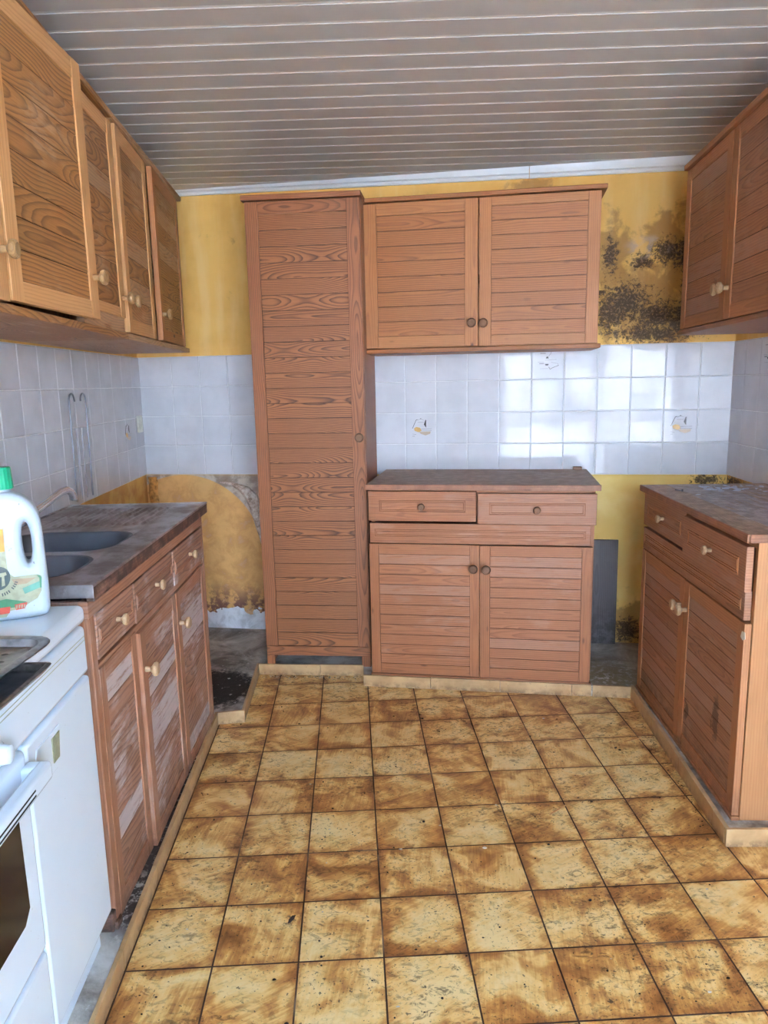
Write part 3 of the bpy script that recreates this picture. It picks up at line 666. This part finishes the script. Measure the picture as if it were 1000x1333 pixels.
# ---- hung cupboard on the right wall
P0, P1 = T(1.322, 2.925, 1.4935), T(1.178, 1.965, 1.4935)
c4 = thing('wall_cabinet', 'dark brown pine two-door wall cabinet hung on the right wall beside the mouldy corner', 'cabinet', P0, heading(P0, P1)); W = (P1-P0).length
carcass(c4, W-.008, .335, .622, 'pine_dark_stile', front=.024)
mb = MB(); mb.box(-.008, W+.004, -.008, .335, -.004, .014, 'x'); mb.build('bottom_board', 'pine_dark', c4, .0025)
mb = MB(); mb.box(-.008, W+.008, -.012, .335, .613, .633, 'x'); mb.build('top_board', 'pine_dark_stile', c4, .003)
door(c4, .0, .018, W/2-.002, .592, 'l', .0, 8, .05, .045, .045, mats=('pine_dark', 'pine_dark_stile'), knobz=.1, kmat='knob_pale')
door(c4, W/2+.002, .018, W/2-.006, .592, 'r', .0, 8, .05, .045, .045, mats=('pine_dark', 'pine_dark_stile'), knobz=.1, kmat='knob_pale')

# ---- hung cupboards on the left wall: two units side by side
LP0, LP1 = T(-.700, 1.75, 1.487), T(-.747, 3.50, 1.487)
lh = heading(LP0, LP1); ld = (LP1-LP0).normalized()
def lu(x): return LP0 + ld*x
ca = thing('wall_cabinet', 'figured pine wall cabinet with doors ajar, hung above the white stove', 'cabinet', lu(-.62), lh)
X = lambda b: b-1.75+.62
carcass(ca, X(2.457), .345, .67, 'pine_figured', front=.024)
mb = MB(); mb.box(-.002, X(2.457), -.006, .345, -.004, .016, 'x'); mb.build('bottom_board', 'pine_figured', ca, .0025)
mb = MB(); mb.box(-.002, X(2.457), -.010, .345, .662, .681, 'x'); mb.build('top_board', 'pine_figured', ca, .003)
mb = MB(); mb.box(X(2.06), X(2.455), .003, .0235, .0165, .066, 'x'); mb.build('lower_rail', 'pine_figured', ca, .001)
fm = ('pine_figured', 'pine_pale')
door(ca, X(1.125), .022, .465, .635, 'l', .0, 8, .05, .045, .045, mats=fm, knobz=.1, kmat='knob')
door(ca, X(1.60), .026, .465, .632, 'l', R(4.6), 8, .05, .05, .045, mats=fm, knobz=.105, kmat='knob', y=-.002)
door(ca, X(2.085), .062, .365, .585, 'l', R(.8), 8, .045, .045, .03, mats=fm, knobz=.06, kmat='knob')
cb = thing('wall_cabinet', 'figured pine wall cabinet hung beside the yellow back corner, above the drainer', 'cabinet', lu(X(2.46)-.62), lh)
X = lambda b: b-2.46
carcass(cb, 1.03, .345, .67, 'pine_figured', front=.024)
mb = MB(); mb.box(0, 1.045, -.006, .345, -.004, .016, 'x'); mb.build('bottom_board', 'pine_figured', cb, .0025)
mb = MB(); mb.box(0, 1.05, -.010, .345, .662, .681, 'x'); mb.build('top_board', 'pine_figured', cb, .003)
fm = ('pine_figured', 'pine_stile')
door(cb, X(2.478), .02, .41, .635, 'r', R(1.2), 8, .045, .05, .045, mats=('pine_figured', 'pine_pale'), knobz=.1, kmat='knob')
door(cb, X(2.935), .02, .52, .635, 'r', R(1.5), 8, .045, .05, .045, mats=fm, knobz=.1, kmat='knob')

for c_ in (c1, c4, ca, cb): c_['group'] = 'pine wall cabinets'
for o_ in COL.objects:
    if o_.name.startswith('base_cabinet'): o_['group'] = 'low pine base cabinets'
# ------------------------------------------------------------------ sink unit on the left
P0, P1 = T(-.597, 1.585, SLAB), T(-.566, 2.69, SLAB)
su = thing('sink_cabinet', 'worn pine sink cabinet with flaking grey doors carrying the steel sink along the left wall', 'cabinet', P0, heading(P0, P1)); W = (P1-P0).length
H = .862-SLAB; D = .48
mb = MB(); mb.box(0, .018, .022, D, .0, H, 'z'); mb.box(W-.018, W, .022, D, .0, H, 'z'); mb.box(.018, W-.018, .022, D, .02, .038, 'x'); mb.box(.018, W-.018, D-.008, D, .038, H, 'z')
mb.box(0, W, .0, .022, H-.04, H, 'x'); mb.box(.018, W-.018, .004, .022, .635, .655, 'x')
mb.box(.0, .03, .0, .022, 0.0, H-.04, 'z'); mb.box(.03, W-.018, .02, .03, 0.0, .02, 'x'); mb.box(W-.018, W, .0, .022, 0.0, H-.04, 'z')
mb.build('carcass', 'pine_worn_stile', su, .002)
mb = MB(); mb.box(-.02, .03, .002, .05, 0.0, .05, 'x'); mb.box(-.012, .02, -.006, .01, .0, .022, 'x'); mb.build('rotten_foot', 'sink_edge', su, .004)
wm = ('pine_worn', 'pine_worn_stile')
drawer(su, .032, .668, .262, .108, wm, 'knob_pale', mould=True, inset=.012, y=-.002)
drawer(su, .304, .662, .372, .112, wm, 'knob_pale', mould=True, inset=.012, y=-.002)
drawer(su, .688, .656, W-.71, .116, wm, 'knob_pale', mould=True, inset=.012, y=-.002)
door(su, .032, .008, .262, .637, 'l', 0, 9, .035, .04, .05, mats=wm)
door(su, .306, .004, .385, .63, 'r', 0.02, 10, .042, .045, .045, mats=wm, knobz=.52, kmat='knob_pale', kx=.022)
door(su, .70, .004, W-.722, .626, 'r', 0.0, 10, .04, .045, .045, mats=wm, knobz=.52, kmat='knob_pale', kx=.02)
# steel sink top
st_ = thing('steel_sink', 'stained stainless steel double-bowl sink top with ridged drainer on the worn cabinet', 'sink', P0+Vector((0, 0, .865-SLAB)), heading(P0, P1))
def sink_top():
    W_ = W+.015; x0 = -.01; y0, y1 = -.02, .485
    bowls = [(.055, .29, .07, .42), (.335, .60, .07, .42)]
    mb = MB(); zt_ = .036
    # flat steel around the bowls as a grid of cells
    xs = sorted({x0, W_, *[v for b in bowls for v in b[:2]], .68, 1.06}); ys = sorted({y0, y1, .07, .42})
    for xa, xb in zip(xs, xs[1:]):
        for ya, yb in zip(ys, ys[1:]):
            if any(abs(b[0]-xa) < 1e-6 for b in bowls) and abs(ya-.07) < 1e-6: continue
            if abs(xa-.68) < 1e-6 and abs(ya-.07) < 1e-6: continue
            mb.box(xa, xb, ya, yb, zt_-.003, zt_)
    # rolled rim
    for a, b, c, d in ((x0, W_, y0, y0+.012), (x0, W_, y1-.012, y1), (x0, x0+.012, y0, y1), (W_-.012, W_, y0, y1)):
        mb.box(a, b, c, d, zt_-.004, zt_+.003)
    mb.box(x0, x0+.002, y0, y1, .008, zt_)          # turned-down near end
    mb.build('steel_sheet', 'steel', st_, .0015)
    mb = MB(); mb.box(x0+.004, W_, y0+.001, y0+.02, -.001, zt_-.004, 'x'); mb.box(W_-.02, W_-.001, y0+.02, y1, -.001, zt_-.004, 'y'); mb.build('edge_strip', 'sink_edge', st_, .002)
    def rr(xa, xb, ya, yb, r_, z, n=7):
        out = []
        for cx_, cy_, a0 in ((xb-r_, yb-r_, 0), (xa+r_, yb-r_, 90), (xa+r_, ya+r_, 180), (xb-r_, ya+r_, 270)):
            for k in range(n): a = R(a0+90*k/(n-1)); out.append((cx_+r_*math.cos(a), cy_+r_*math.sin(a), z))
        return out
    for xa, xb, ya, yb in bowls:
        m_ = MB(); rings = []
        for e, z, r_ in ((-.004, zt_+.0018, .085), (.003, zt_+.001, .082), (.008, zt_-.008, .08), (.016, zt_-.08, .075), (.03, zt_-.14, .06), (.06, zt_-.152, .03)):
            rings.append(rr(xa+e, xb-e, ya+e, yb-e, r_, z, 10))
        # corner fillers between the square opening and the rounded bowl
        sq = rr(xa-.004, xb+.004, ya-.004, yb+.004, .001, zt_+.0005, 10)
        m_.quadstrip([sq, rings[0]], caps=False, mi=1); m_.quadstrip(rings, caps=False)
        m_.face(rings[-1][::-1], [(p[0], p[1]) for p in rings[-1]], .5)
        b = m_.build('bowl', ['steel_bowl', 'steel'], st_, smooth=True)
        m_ = MB(); m_.lathe([(.038, 0), (.04, .002), (.03, .004), (.012, .001), (.0005, .001)], ((xa+xb)/2, (ya+yb)/2, zt_-.152)); m_.build('drain', 'chrome', b, smooth=True)
    # ridged drainer
    m_ = MB(); n = 14; xa, xb, ya, yb = .68, 1.06, .07, .42; prof = []
    N_ = n*6
    for j in range(N_+1):
        y = ya+(yb-ya)*j/N_; prof.append((y, .0075*max(0, math.sin(2*math.pi*j/6))-.003))
    prof[0] = (ya, 0); prof[-1] = (yb, 0)
    xs_ = [xa, xa+.02, xa+.04, xb-.04, xb-.02, xb]; amp = [0, .3, 1, 1, .3, 0]
    m_.quadstrip([[(x, y, zt_-.0008+h*am*(1)) for (y, h) in prof] for x, am in zip(xs_, amp)], closed=False, caps=False)
    m_.build('drainer', 'steel', st_, smooth=True)
sink_top()
# mixer tap
tp = thing('mixer_tap', 'chrome mixer tap with a long rising spout at the back of the sink', 'tap', T(-1.02, 1.90, .9045), ZT)
mb = MB(); mb.lathe([(.03, 0), (.03, .008), (.022, .012), (.021, .045), (.024, .05), (.024, .075), (.019, .085), (.001, .087)]); mb.build('body', 'chrome', tp, smooth=True)
def tl_(a, b, z): return (a+1.02, b-1.90, z-.9045)
pts = [tl_(-1.015, 1.91, .93), tl_(-.985, 1.93, .933), tl_(-.95, 1.985, .941), tl_(-.93, 2.09, .971), tl_(-.915, 2.2, .997), tl_(-.905, 2.27, 1.014), tl_(-.898, 2.30, 1.017), tl_(-.893, 2.32, 1.010), tl_(-.890, 2.328, .998), tl_(-.889, 2.33, .982)]
mb = MB(); mb.tube(pts, [.014, .0135, .013, .0125, .012, .012, .012, .012, .0125, .0125], 14); mb.build('spout', 'chrome', tp, smooth=True)
mb = MB(); mb.tube([(0, 0, .08), (.02, 0, .1), (.06, .01, .12)], [.008, .007, .006], 10); mb.build('lever', 'chrome', tp, smooth=True)

# ------------------------------------------------------------------ gas stove
SP0, SP1 = T(-.582, .70, SLAB), T(-.588, 1.532, SLAB)
sv = thing('gas_stove', 'white enamel gas stove with dark oven window beside the worn sink cabinet', 'stove', SP0, heading(SP0, SP1)); W = (SP1-SP0).length
sh = SLAB
mb = MB(); mb.box(.006, W-.006, .03, .46, .0, .10, 'x'); mb.build('base', 'enamel', sv, .003)
mb = MB(); mb.box(.0, W, .012, .47, .10, .825-sh, 'x'); mb.build('body', 'enamel', sv, .004)
mb = MB(); mb.box(-.004, W+.004, -.004, .475, .832-sh, .873-sh, 'x'); mb.build('cooktop', 'enamel', sv, .014, seg=5, smooth=True)
mb = MB(); mb.box(0, W-.002, -.002, .02, .722-sh, .828-sh, 'x')
cpn = mb.build('control_panel', 'enamel', sv, .01, seg=4, smooth=True)
M['line_gold'] = plain('line_gold', (168, 176, 150), .4)
mb = MB(); mb.box(.01, W-.012, -.0028, .0, .806-sh, .8072-sh); mb.box(.01, W-.012, -.0028, .0, .797-sh, .7982-sh); mb.build('trim_line', 'line_gold', cpn)
for x_ in (.28, .36, .2, .12): 
    mb = MB(); mb.lathe([(.022, 0), (.022, .006), (.017, .01), (.015, .024), (.012, .026), (.0005, .026)], (x_+.045, -.001, .755-sh), 'y', 24); mb.build('control_knob', 'enamel', cpn, smooth=True)
XD = W-.33      # split between oven door and bottle compartment
mb = MB(); mb.box(XD+.002, W-.002, -.002, .018, .135-sh, .716-sh, 'x')
bd = mb.build('compartment_door', 'enamel', sv, .008, seg=4, smooth=True)
mb = MB(); mb.prism([(XD+.03, .62-sh), (XD+.033, .675-sh), (XD+.04, .69-sh), (XD+.145, .69-sh), (XD+.147, .675-sh), (XD+.13, .62-sh), (XD+.12, .612-sh), (XD+.04, .612-sh)], -.0045, -.001); mb.build('pull', 'enamel', bd, .0015)
mb = MB(); mb.prism([(XD+.1, .63-sh), (XD+.1, .68-sh), (XD+.137, .68-sh), (XD+.128, .63-sh)], -.0065, -.004); mb.build('badge', 'lab_cream', bd, .001)
mb = MB(); mb.box(.0, XD-.002, -.004, .018, .325-sh, .716-sh, 'x')
od = mb.build('oven_door', 'enamel', sv, .01, seg=4, smooth=True)
M['oven_glass'] = plain('oven_glass', (34, 32, 34), .12, 0, .15, 6)
mb = MB(); wz0, wz1 = .425-sh, .612-sh
mb.prism([(.06, wz0), (.06, wz1), (XD-.055, wz1), (XD-.052, wz0+.02), (XD-.075, wz0)], -.0055, -.003); mb.build('oven_window', 'oven_glass', od, .001)
mb = MB(); mb.box(.03, XD+.005, -.045, -.02, .655-sh, .69-sh, 'x'); mb.box(.03, .06, -.03, .0, .655-sh, .69-sh); mb.box(XD-.03, XD+.005, -.03, .0, .655-sh, .69-sh)
hd = mb.build('handle', 'enamel', od, .008, seg=4, smooth=True)
mb = MB()
for k in range(2): mb.box(.08, XD-.07, -.0457, -.0445, .664-sh+k*.009, .667-sh+k*.009)
mb.build('slot', 'black_gap', hd)
mb = MB(); mb.box(.0, XD-.002, -.003, .018, .135-sh, .318-sh, 'x'); mb.build('storage_drawer', 'enamel', sv, .008, seg=4, smooth=True)

# hob grid and tray lying on the stove
def tray_mat():
    t = NT('pitted_pewter', .3, .8); P = t.obj(); v = t.voro(P, 42); 
    c = t.mix(t.step(v, .22, .3), lin((50, 50, 54)), lin((140, 140, 142))); t.bump(v, .8, .004); return t.out(c)
M['pitted'] = tray_mat()
def rounded(x0, x1, y0, y1, r_, n=6):
    out = []
    for cx_, cy_, a0 in ((x1-r_, y1-r_, 0), (x0+r_, y1-r_, 90), (x0+r_, y0+r_, 180), (x1-r_, y0+r_, 270)):
        for k in range(n): a = R(a0+90*k/(n-1)); out.append((cx_+r_*math.cos(a), cy_+r_*math.sin(a)))
    return out
def tray(name, label, cat, loc, rotz, w_, d_, depth, r_, rim, floor_, tiltx=0):
    t_ = thing(name, label, cat, loc, rotz); t_.rotation_euler = (tiltx, 0, rotz)
    mb = MB(); rings = []
    for e, z in ((0, depth-.003), (-.002, depth), (rim*.5, depth+.002), (rim, depth), (rim+.004, .004), (rim+.01, .002)):
        rings.append([(p[0], p[1], z) for p in rounded(e, w_-e, e, d_-e, max(r_-e, .004))])
    mb.quadstrip(rings, caps=False)
    under = [[(p[0], p[1], z) for p in rounded(e, w_-e, e, d_-e, max(r_-e, .004))] for e, z in ((0, depth-.003), (rim+.003, .0), (rim+.01, .0))]
    mb.quadstrip(under, caps=False); mb.face(under[-1], [(p[0], p[1]) for p in under[-1]], .2)
    mb.build('rim', 'pewter', t_, smooth=True)
    mb = MB(); mb.prism(rounded(rim+.009, w_-rim-.009, rim+.009, d_-rim-.009, max(r_-rim-.009, .004)), .0005, .003, 'xy'); mb.build('inlay', floor_, t_)
    return t_
M['tray_floor'] = plain('tray_floor', (122, 124, 128), .35, .6, .2, 25)
t2 = tray('baking_tray', 'shallow dark baking tray overhanging the stove front, under the pitted roasting rack', 'tray', T(-.86, .80, .8745), ZT-.04, .345, .37, .014, .012, .008, 'tray_floor')
mb = MB(); mb.prism([(0, 0), (.016, 0), (.018, .014), (.002, .016)], 0, .0012, 'xy'); o = mb.build('orange_peel_scrap', 'lab_orange', loc=T(-.568, 1.06, .8782), rotz=.3); tag(o, 'small orange scrap lying in the dark baking tray', 'scrap')
tray('roasting_rack', 'rounded pewter-coloured roasting tin with pitted bottom lying on the baking tray', 'tray', T(-.90, .84, .890), ZT-.10, .34, .43, .016, .045, .016, 'pitted')

# ------------------------------------------------------------------ detergent bottle
bt = thing('detergent_bottle', 'dirty white detergent bottle with green cap and torn label standing on the stove', 'bottle', Vector((-.7715, 1.4186, .8735)), R(25))
cu = bpy.data.curves.new('outline', 'CURVE'); cu.dimensions = '2D'; cu.fill_mode = 'BOTH'
def spl(pts):
    for _ in range(4):
        pts = [q_ for a_, b_ in zip(pts, pts[1:]+pts[:1]) for q_ in ((a_[0]*.75+b_[0]*.25, a_[1]*.75+b_[1]*.25), (a_[0]*.25+b_[0]*.75, a_[1]*.25+b_[1]*.75))]
    s_ = cu.splines.new('POLY'); s_.points.add(len(pts)-1); s_.use_cyclic_u = True
    for bp, (x_, z_) in zip(s_.points, pts): bp.co = (x_, z_, 0, 1)
e = .014
spl([(-.066, e), (.066, e), (.070, e+.004), (.070, .08), (.069, .17), (.066, .212), (.050, .236), (.026, .246), (.005, .246), (-.02, .240), (-.058, .220), (-.069, .19), (-.070, .08), (-.070, e+.004)])
spl([(.030, .112), (.052, .094), (.075, .112), (.075, .196), (.052, .216), (.029, .196)])
cu.extrude = .015; cu.bevel_depth = e; cu.bevel_resolution = 5
tmp = bpy.data.objects.new('tmp', cu); COL.objects.link(tmp)
me = bpy.data.meshes.new_from_object(tmp.evaluated_get(bpy.context.evaluated_depsgraph_get())); bpy.data.objects.remove(tmp)
me.transform(Matrix.Rotation(R(90), 4, 'X')); me.materials.clear(); me.materials.append(M['bottle'])
for p in me.polygons: p.use_smooth = True
me.set_sharp_from_angle(angle=R(50))
bo = bpy.data.objects.new('body', me); COL.objects.link(bo); bo.parent = bt
mb = MB(); mb.lathe([(.019, .245), (.019, .268)], (.0145, 0, 0)); mb.build('neck', 'bottle', bt, smooth=True)
mb = MB(); rings = []
for z_, rr_ in ((.264, .0235), (.266, .0245), (.305, .0225), (.307, .021), (.3072, .001)):
    rings.append([(.0145+rr_*(1+.02*(j % 2))*math.cos(2*math.pi*j/40), rr_*(1+.02*(j % 2))*math.sin(2*math.pi*j/40), z_) for j in range(40)])
mb.quadstrip(rings); mb.build('cap', 'green_cap', bt)
lb = MB(); Y0, Y1 = -.0296, -.0288
q = lambda px, pz: (.0042+(px-5)*.00146+.0045*((800-pz)*.00148-.036)/.052, (800-pz)*.00148)
lb.prism([q(-42, 735), q(-42, 793), q(5, 793), q(10, 785), q(24, 784), q(33, 778), q(44, 772), q(49, 762), q(49, 742), q(44, 739), q(15, 739), q(8, 733), q(5, 710), q(3, 672), q(-42, 668)], Y0, Y1, mi=0)
lb.prism([q(-42, 672), q(2, 673), q(4, 703), q(-42, 705)], Y0-.0003, Y0, mi=3)
lb.prism([q(-42, 774), q(5, 768), q(30, 775), q(20, 781), q(-42, 781)], Y0-.0003, Y0, mi=1)
lb.prism([q(25, 756), q(48, 748), q(49, 757), q(28, 764)], Y0-.0003, Y0, mi=2)
lb.prism([q(43, 740), q(47, 741), q(49, 744), q(49, 758), q(47, 758), q(46, 744)], Y0-.0005, Y0, mi=1)
lb.prism([q(-42, 780), q(10, 779), q(9, 788), q(-42, 790)], Y0-.0006, Y0, mi=5)
lb.prism([q(15, 777), q(31, 776), q(28, 784), q(17, 785)], Y0-.0006, Y0, mi=5)
lb.prism([q(12, 742), q(42, 743), q(30, 750), q(16, 750)], Y0-.0003, Y0, mi=7)
cc = [(-4+14.5*math.cos(2*math.pi*k/24), 739+16*math.sin(2*math.pi*k/24)) for k in range(24)]
lb.prism([q(*p) for p in cc], Y0-.0008, Y0, mi=4)
lb.prism([q(-3, 732), q(5, 731), q(6, 735), q(3, 736), q(4, 749), q(0, 750), q(0, 737), q(-3, 737)], Y0-.0012, Y0-.0007, mi=0)
for k in range(9):
    a = R(78-k*7.2); r1, r2 = 21, 25; cxx, czz = -4, 738
    p1 = (cxx+r1*math.cos(a), czz+r1*math.sin(a)*1.05); p2 = (cxx+r2*math.cos(a), czz+r2*math.sin(a)*1.05)
    dx, dz = -math.sin(a)*.7, math.cos(a)*.7
    if k in (4,): continue
    lb.prism([q(p1[0]-dx, p1[1]-dz), q(p2[0]-dx, p2[1]-dz), q(p2[0]+dx, p2[1]+dz), q(p1[0]+dx, p1[1]+dz)], Y0-.0006, Y0, mi=6)
for k in range(4): lb.prism([q(17+k*3.2, 778.5), q(19+k*3.2, 778.3), q(18.5+k*3.2, 783), q(16.8+k*3.2, 783)], Y0-.0009, Y0-.0005, mi=0)
lb.build('label', ['lab_cream', 'lab_green', 'lab_teal', 'lab_orange', 'lab_dark', 'lab_red', 'lab_ink', 'lab_buff'], bt)

# ------------------------------------------------------------------ small things on the left wall
wr = thing('wire_rack', 'slim upright wire rack with two hooked rods on the left wall tiles behind the tap', 'rack', T(-1.078, 2.93, .895), ZT+math.pi/2)
for k, (x0, sgn) in enumerate(((-.085, 1), (.09, -1))):
    pts = [(x0, -.006, 0), (x0, -.008, .15), (x0, -.01, .36)]
    for j in range(1, 9):
        a = math.pi*j/8; pts.append((x0+sgn*.028*(1-math.cos(a)), -.010, .385+.03*math.sin(a)))
    mb = MB(); mb.tube(pts, .0035, 8); mb.build('hooked_rod', 'wire', wr, smooth=True)
for x_ in (-.028, .03): mb = MB(); mb.tube([(x_, -.006, 0), (x_, -.006, .28)], .003, 8); mb.build('rod', 'wire_dark', wr, smooth=True)
sw = thing('wall_switch', 'small white wall switch on the left wall tiles in the back corner', 'switch', T(-1.077, 3.765, 1.145), ZT+math.pi/2)
mb = MB(); mb.box(-.035, .035, -.012, .0, -.042, .042); mb.build('plate', 'white_plastic', sw, .004)
mb = MB(); mb.box(-.016, .016, -.017, -.011, -.024, .024); mb.build('rocker', 'white_plastic', sw, .002)

# torn wallpaper flap beside the arch of paint, ragged paper roll in the corner
def flap_mat():
    t = NT('torn_paper', .8); n = t.noise(t.obj(), 22, 5, .7); c = t.ramp(n, [(.42, lin((226, 214, 202))), (.55, lin((190, 166, 148))), (.66, lin((104, 72, 56)))]); t.bump(n, .5, .003); return t.out(c)
M['flap'] = flap_mat()
mb = MB(); rows = []
for (u, z, wd, hgt) in ((-.86, .835, .012, .003), (-.80, .818, .03, .014), (-.755, .79, .05, .03), (-.722, .745, .06, .038), (-.700, .68, .058, .034), (-.680, .61, .042, .024), (-.662, .55, .02, .010), (-.65, .50, .006, .003)):
    out = [(u+wd*(.5-.5*math.cos(a))+wd*.12*math.sin(3*a), -.002-hgt*math.sin(a), z+wd*.45*(.5-.5*math.cos(a))) for a in [math.pi*k/7*1.15 for k in range(8)]]
    rows.append(out+[(p[0]-.0006, p[1]+.0014, p[2]) for p in out[::-1]])
mb.quadstrip(rows)
o = mb.build('torn_wallpaper', 'flap', loc=B(0, 0), rotz=ZB, smooth=True); tag(o, 'torn curling wallpaper flap at the arched paint edge beside the larder cabinet', 'wallpaper')
mb = MB(); rings = []
for k in range(14):
    z = .50+.028*k; c_ = (.006+.007*random.random(), .012+.006*random.random())
    rings.append([(-1.225+.004*math.sin(k*1.7)+.022*math.cos(a)*(1+.25*random.random()), -.014-.012*math.sin(a)*(1+.3*random.random()), z) for a in [2*math.pi*j/12 for j in range(12)]])
mb.quadstrip(rings)
M['corner_paper'] = plain('corner_paper', (212, 150, 78), .8, 0, .3, 40)
o = mb.build('paper_fold', 'corner_paper', loc=B(0, 0), rotz=ZB, smooth=False); tag(o, 'crumpled orange paper fold hanging in the back corner below the tiles', 'wallpaper')

# ------------------------------------------------------------------ loose things
mb = MB(); mb.box(0, .165, .0, .016, 0, .518, 'z'); o = mb.build('wooden_board', 'board_grey', bevel=.002, loc=B(.972, .030, SLAB+.001), rotz=ZB); o.rotation_euler = (R(-1.2), 0, ZB)
tag(o, 'dark grey stained board leaning on the back wall in the gap between the cabinets', 'board')
mb = MB(); mb.box(-.02, .02, -.012, .012, 0, .014, 'x'); o = mb.build('wood_block', 'pine_dark', bevel=.002, loc=B(.935, .045, .9055), rotz=ZB); tag(o, 'small brown wood block on the back edge of the low cabinet top', 'block')
# screw and paint flakes on the dirty top
ex = (P1-P0).normalized()
rt = T(1.168, 2.826); rt2 = T(1.082, 1.885); ex = (rt2-rt).normalized(); ey = Vector((-ex.y, ex.x, 0))
def RT(x, y, z=.9055): return rt+ex*x+ey*y+Vector((0, 0, z))
mb = MB(); mb.tube([(0, 0, .004), (.035, 0, .004)], .0022, 8); mb.lathe([(.0005, 0), (.005, .001), (.0025, .005)], (0, 0, .0052), 'x', 10); o = mb.build('screw', 'wire', loc=RT(.20, .075), rotz=2.0); tag(o, 'small pale screw lying on the dirty top of the dark cabinet', 'screw')
M['flake'] = plain('flake', (196, 206, 226), .5)
mb = MB(); rg = random.Random(5)
def flake(mb, x, y, z, s, mi=0):
    n = rg.randint(4, 6); a0 = rg.random()*6; mb.prism([(x+s*math.cos(a0+6.283*k/n)*rg.uniform(.6, 1.2), y+s*math.sin(a0+6.283*k/n)*rg.uniform(.4, 1.)) for k in range(n)], z, z+.0012, 'xy', mi=mi)
for k in range(60):
    x_ = rg.gauss(.13, .045); y_ = rg.gauss(.26, .06)
    if x_ < .02 or y_ < .05 or y_ > .42: continue
    p = RT(x_, y_, 0); flake(mb, p.x, p.y, .9055, rg.uniform(.004, .017))
o = mb.build('paint_flakes', 'flake'); tag(o, 'pale blue-white paint flakes spread over the far end of the dirty cabinet top', 'flakes'); o['kind'] = 'stuff'
for (a, b, lab) in (((.870, 2.490), (.939, 2.516), 'thin pale wood splinter on the floor near the dark cabinet, the farther of two'), ((.493, 2.044), (.553, 2.092), 'thin pale wood splinter on the floor mid-room, the nearer of two')):
    p, q_ = Vector((*a, .003)), Vector((*b, .003)); mb = MB(); mb.box(0, (q_-p).length, -.0016, .0016, 0, .003, 'x'); o = mb.build('splinter', 'pine_pale', loc=p, rotz=heading(p, q_)); tag(o, lab, 'splinter', 'wood splinters on the floor')
M['crumb_dark'] = plain('crumb_dark', (52, 38, 30), .8); M['crumb_pale'] = plain('crumb_pale', (200, 190, 176), .8)
mb = MB()
def crumb(a, b, s, mi):
    p = T(a, b); n = 5; a0 = rg.random()*6
    mb.prism([(p.x+s*math.cos(a0+6.283*k/n)*rg.uniform(.5, 1.3), p.y+s*math.sin(a0+6.283*k/n)*rg.uniform(.3, .9)) for k in range(n)], .0003, .0003+s*.5, 'xy', mi=mi)
for k in range(420):
    a, b = rg.uniform(-.5, 1.0), rg.uniform(.9, 3.1)
    if b > 2.7-.2*a and a < .9: 
        if b > 2.82-.2*a: continue
    if a > .98+.09*(b-1.8)-.02: continue
    crumb(a, b, abs(rg.gauss(.0012, .0014))+.0008, 0 if rg.random() < .85 else 1)
for k in range(150):                                    # sweepings along the foot of the larder and in the corner
    a = rg.uniform(-.44, .02); b = 3.215-.13*(a+.46)-abs(rg.gauss(0, .02)); crumb(a, b, rg.uniform(.001, .004), 0 if rg.random() < .6 else 1)
for k in range(90): crumb(-.53+abs(rg.gauss(0, .03)), rg.uniform(1.1, 2.68), rg.uniform(.001, .003), 0)
for k in range(60): b = rg.uniform(1.9, 2.75); crumb(1.03+.105*(b-1.842)-.004-abs(rg.gauss(0, .015)), b, rg.uniform(.001, .003), 0)
o = mb.build('floor_debris', ['crumb_dark', 'crumb_pale']); tag(o, 'dark and pale crumbs of dirt scattered over the tiled floor', 'debris'); o['kind'] = 'stuff'
mb = MB(); p = T(-.33, 1.61); 
mb.prism([(0, 0), (.006, .004), (.014, .016), (.016, .028), (.008, .026), (.001, .014)], 0, .002, 'xy'); o = mb.build('dead_leaf', 'crumb_dark', loc=(-.262, 1.61, .0005)); tag(o, 'small dark leaf fragment lying on a floor tile in the near part of the room', 'leaf')
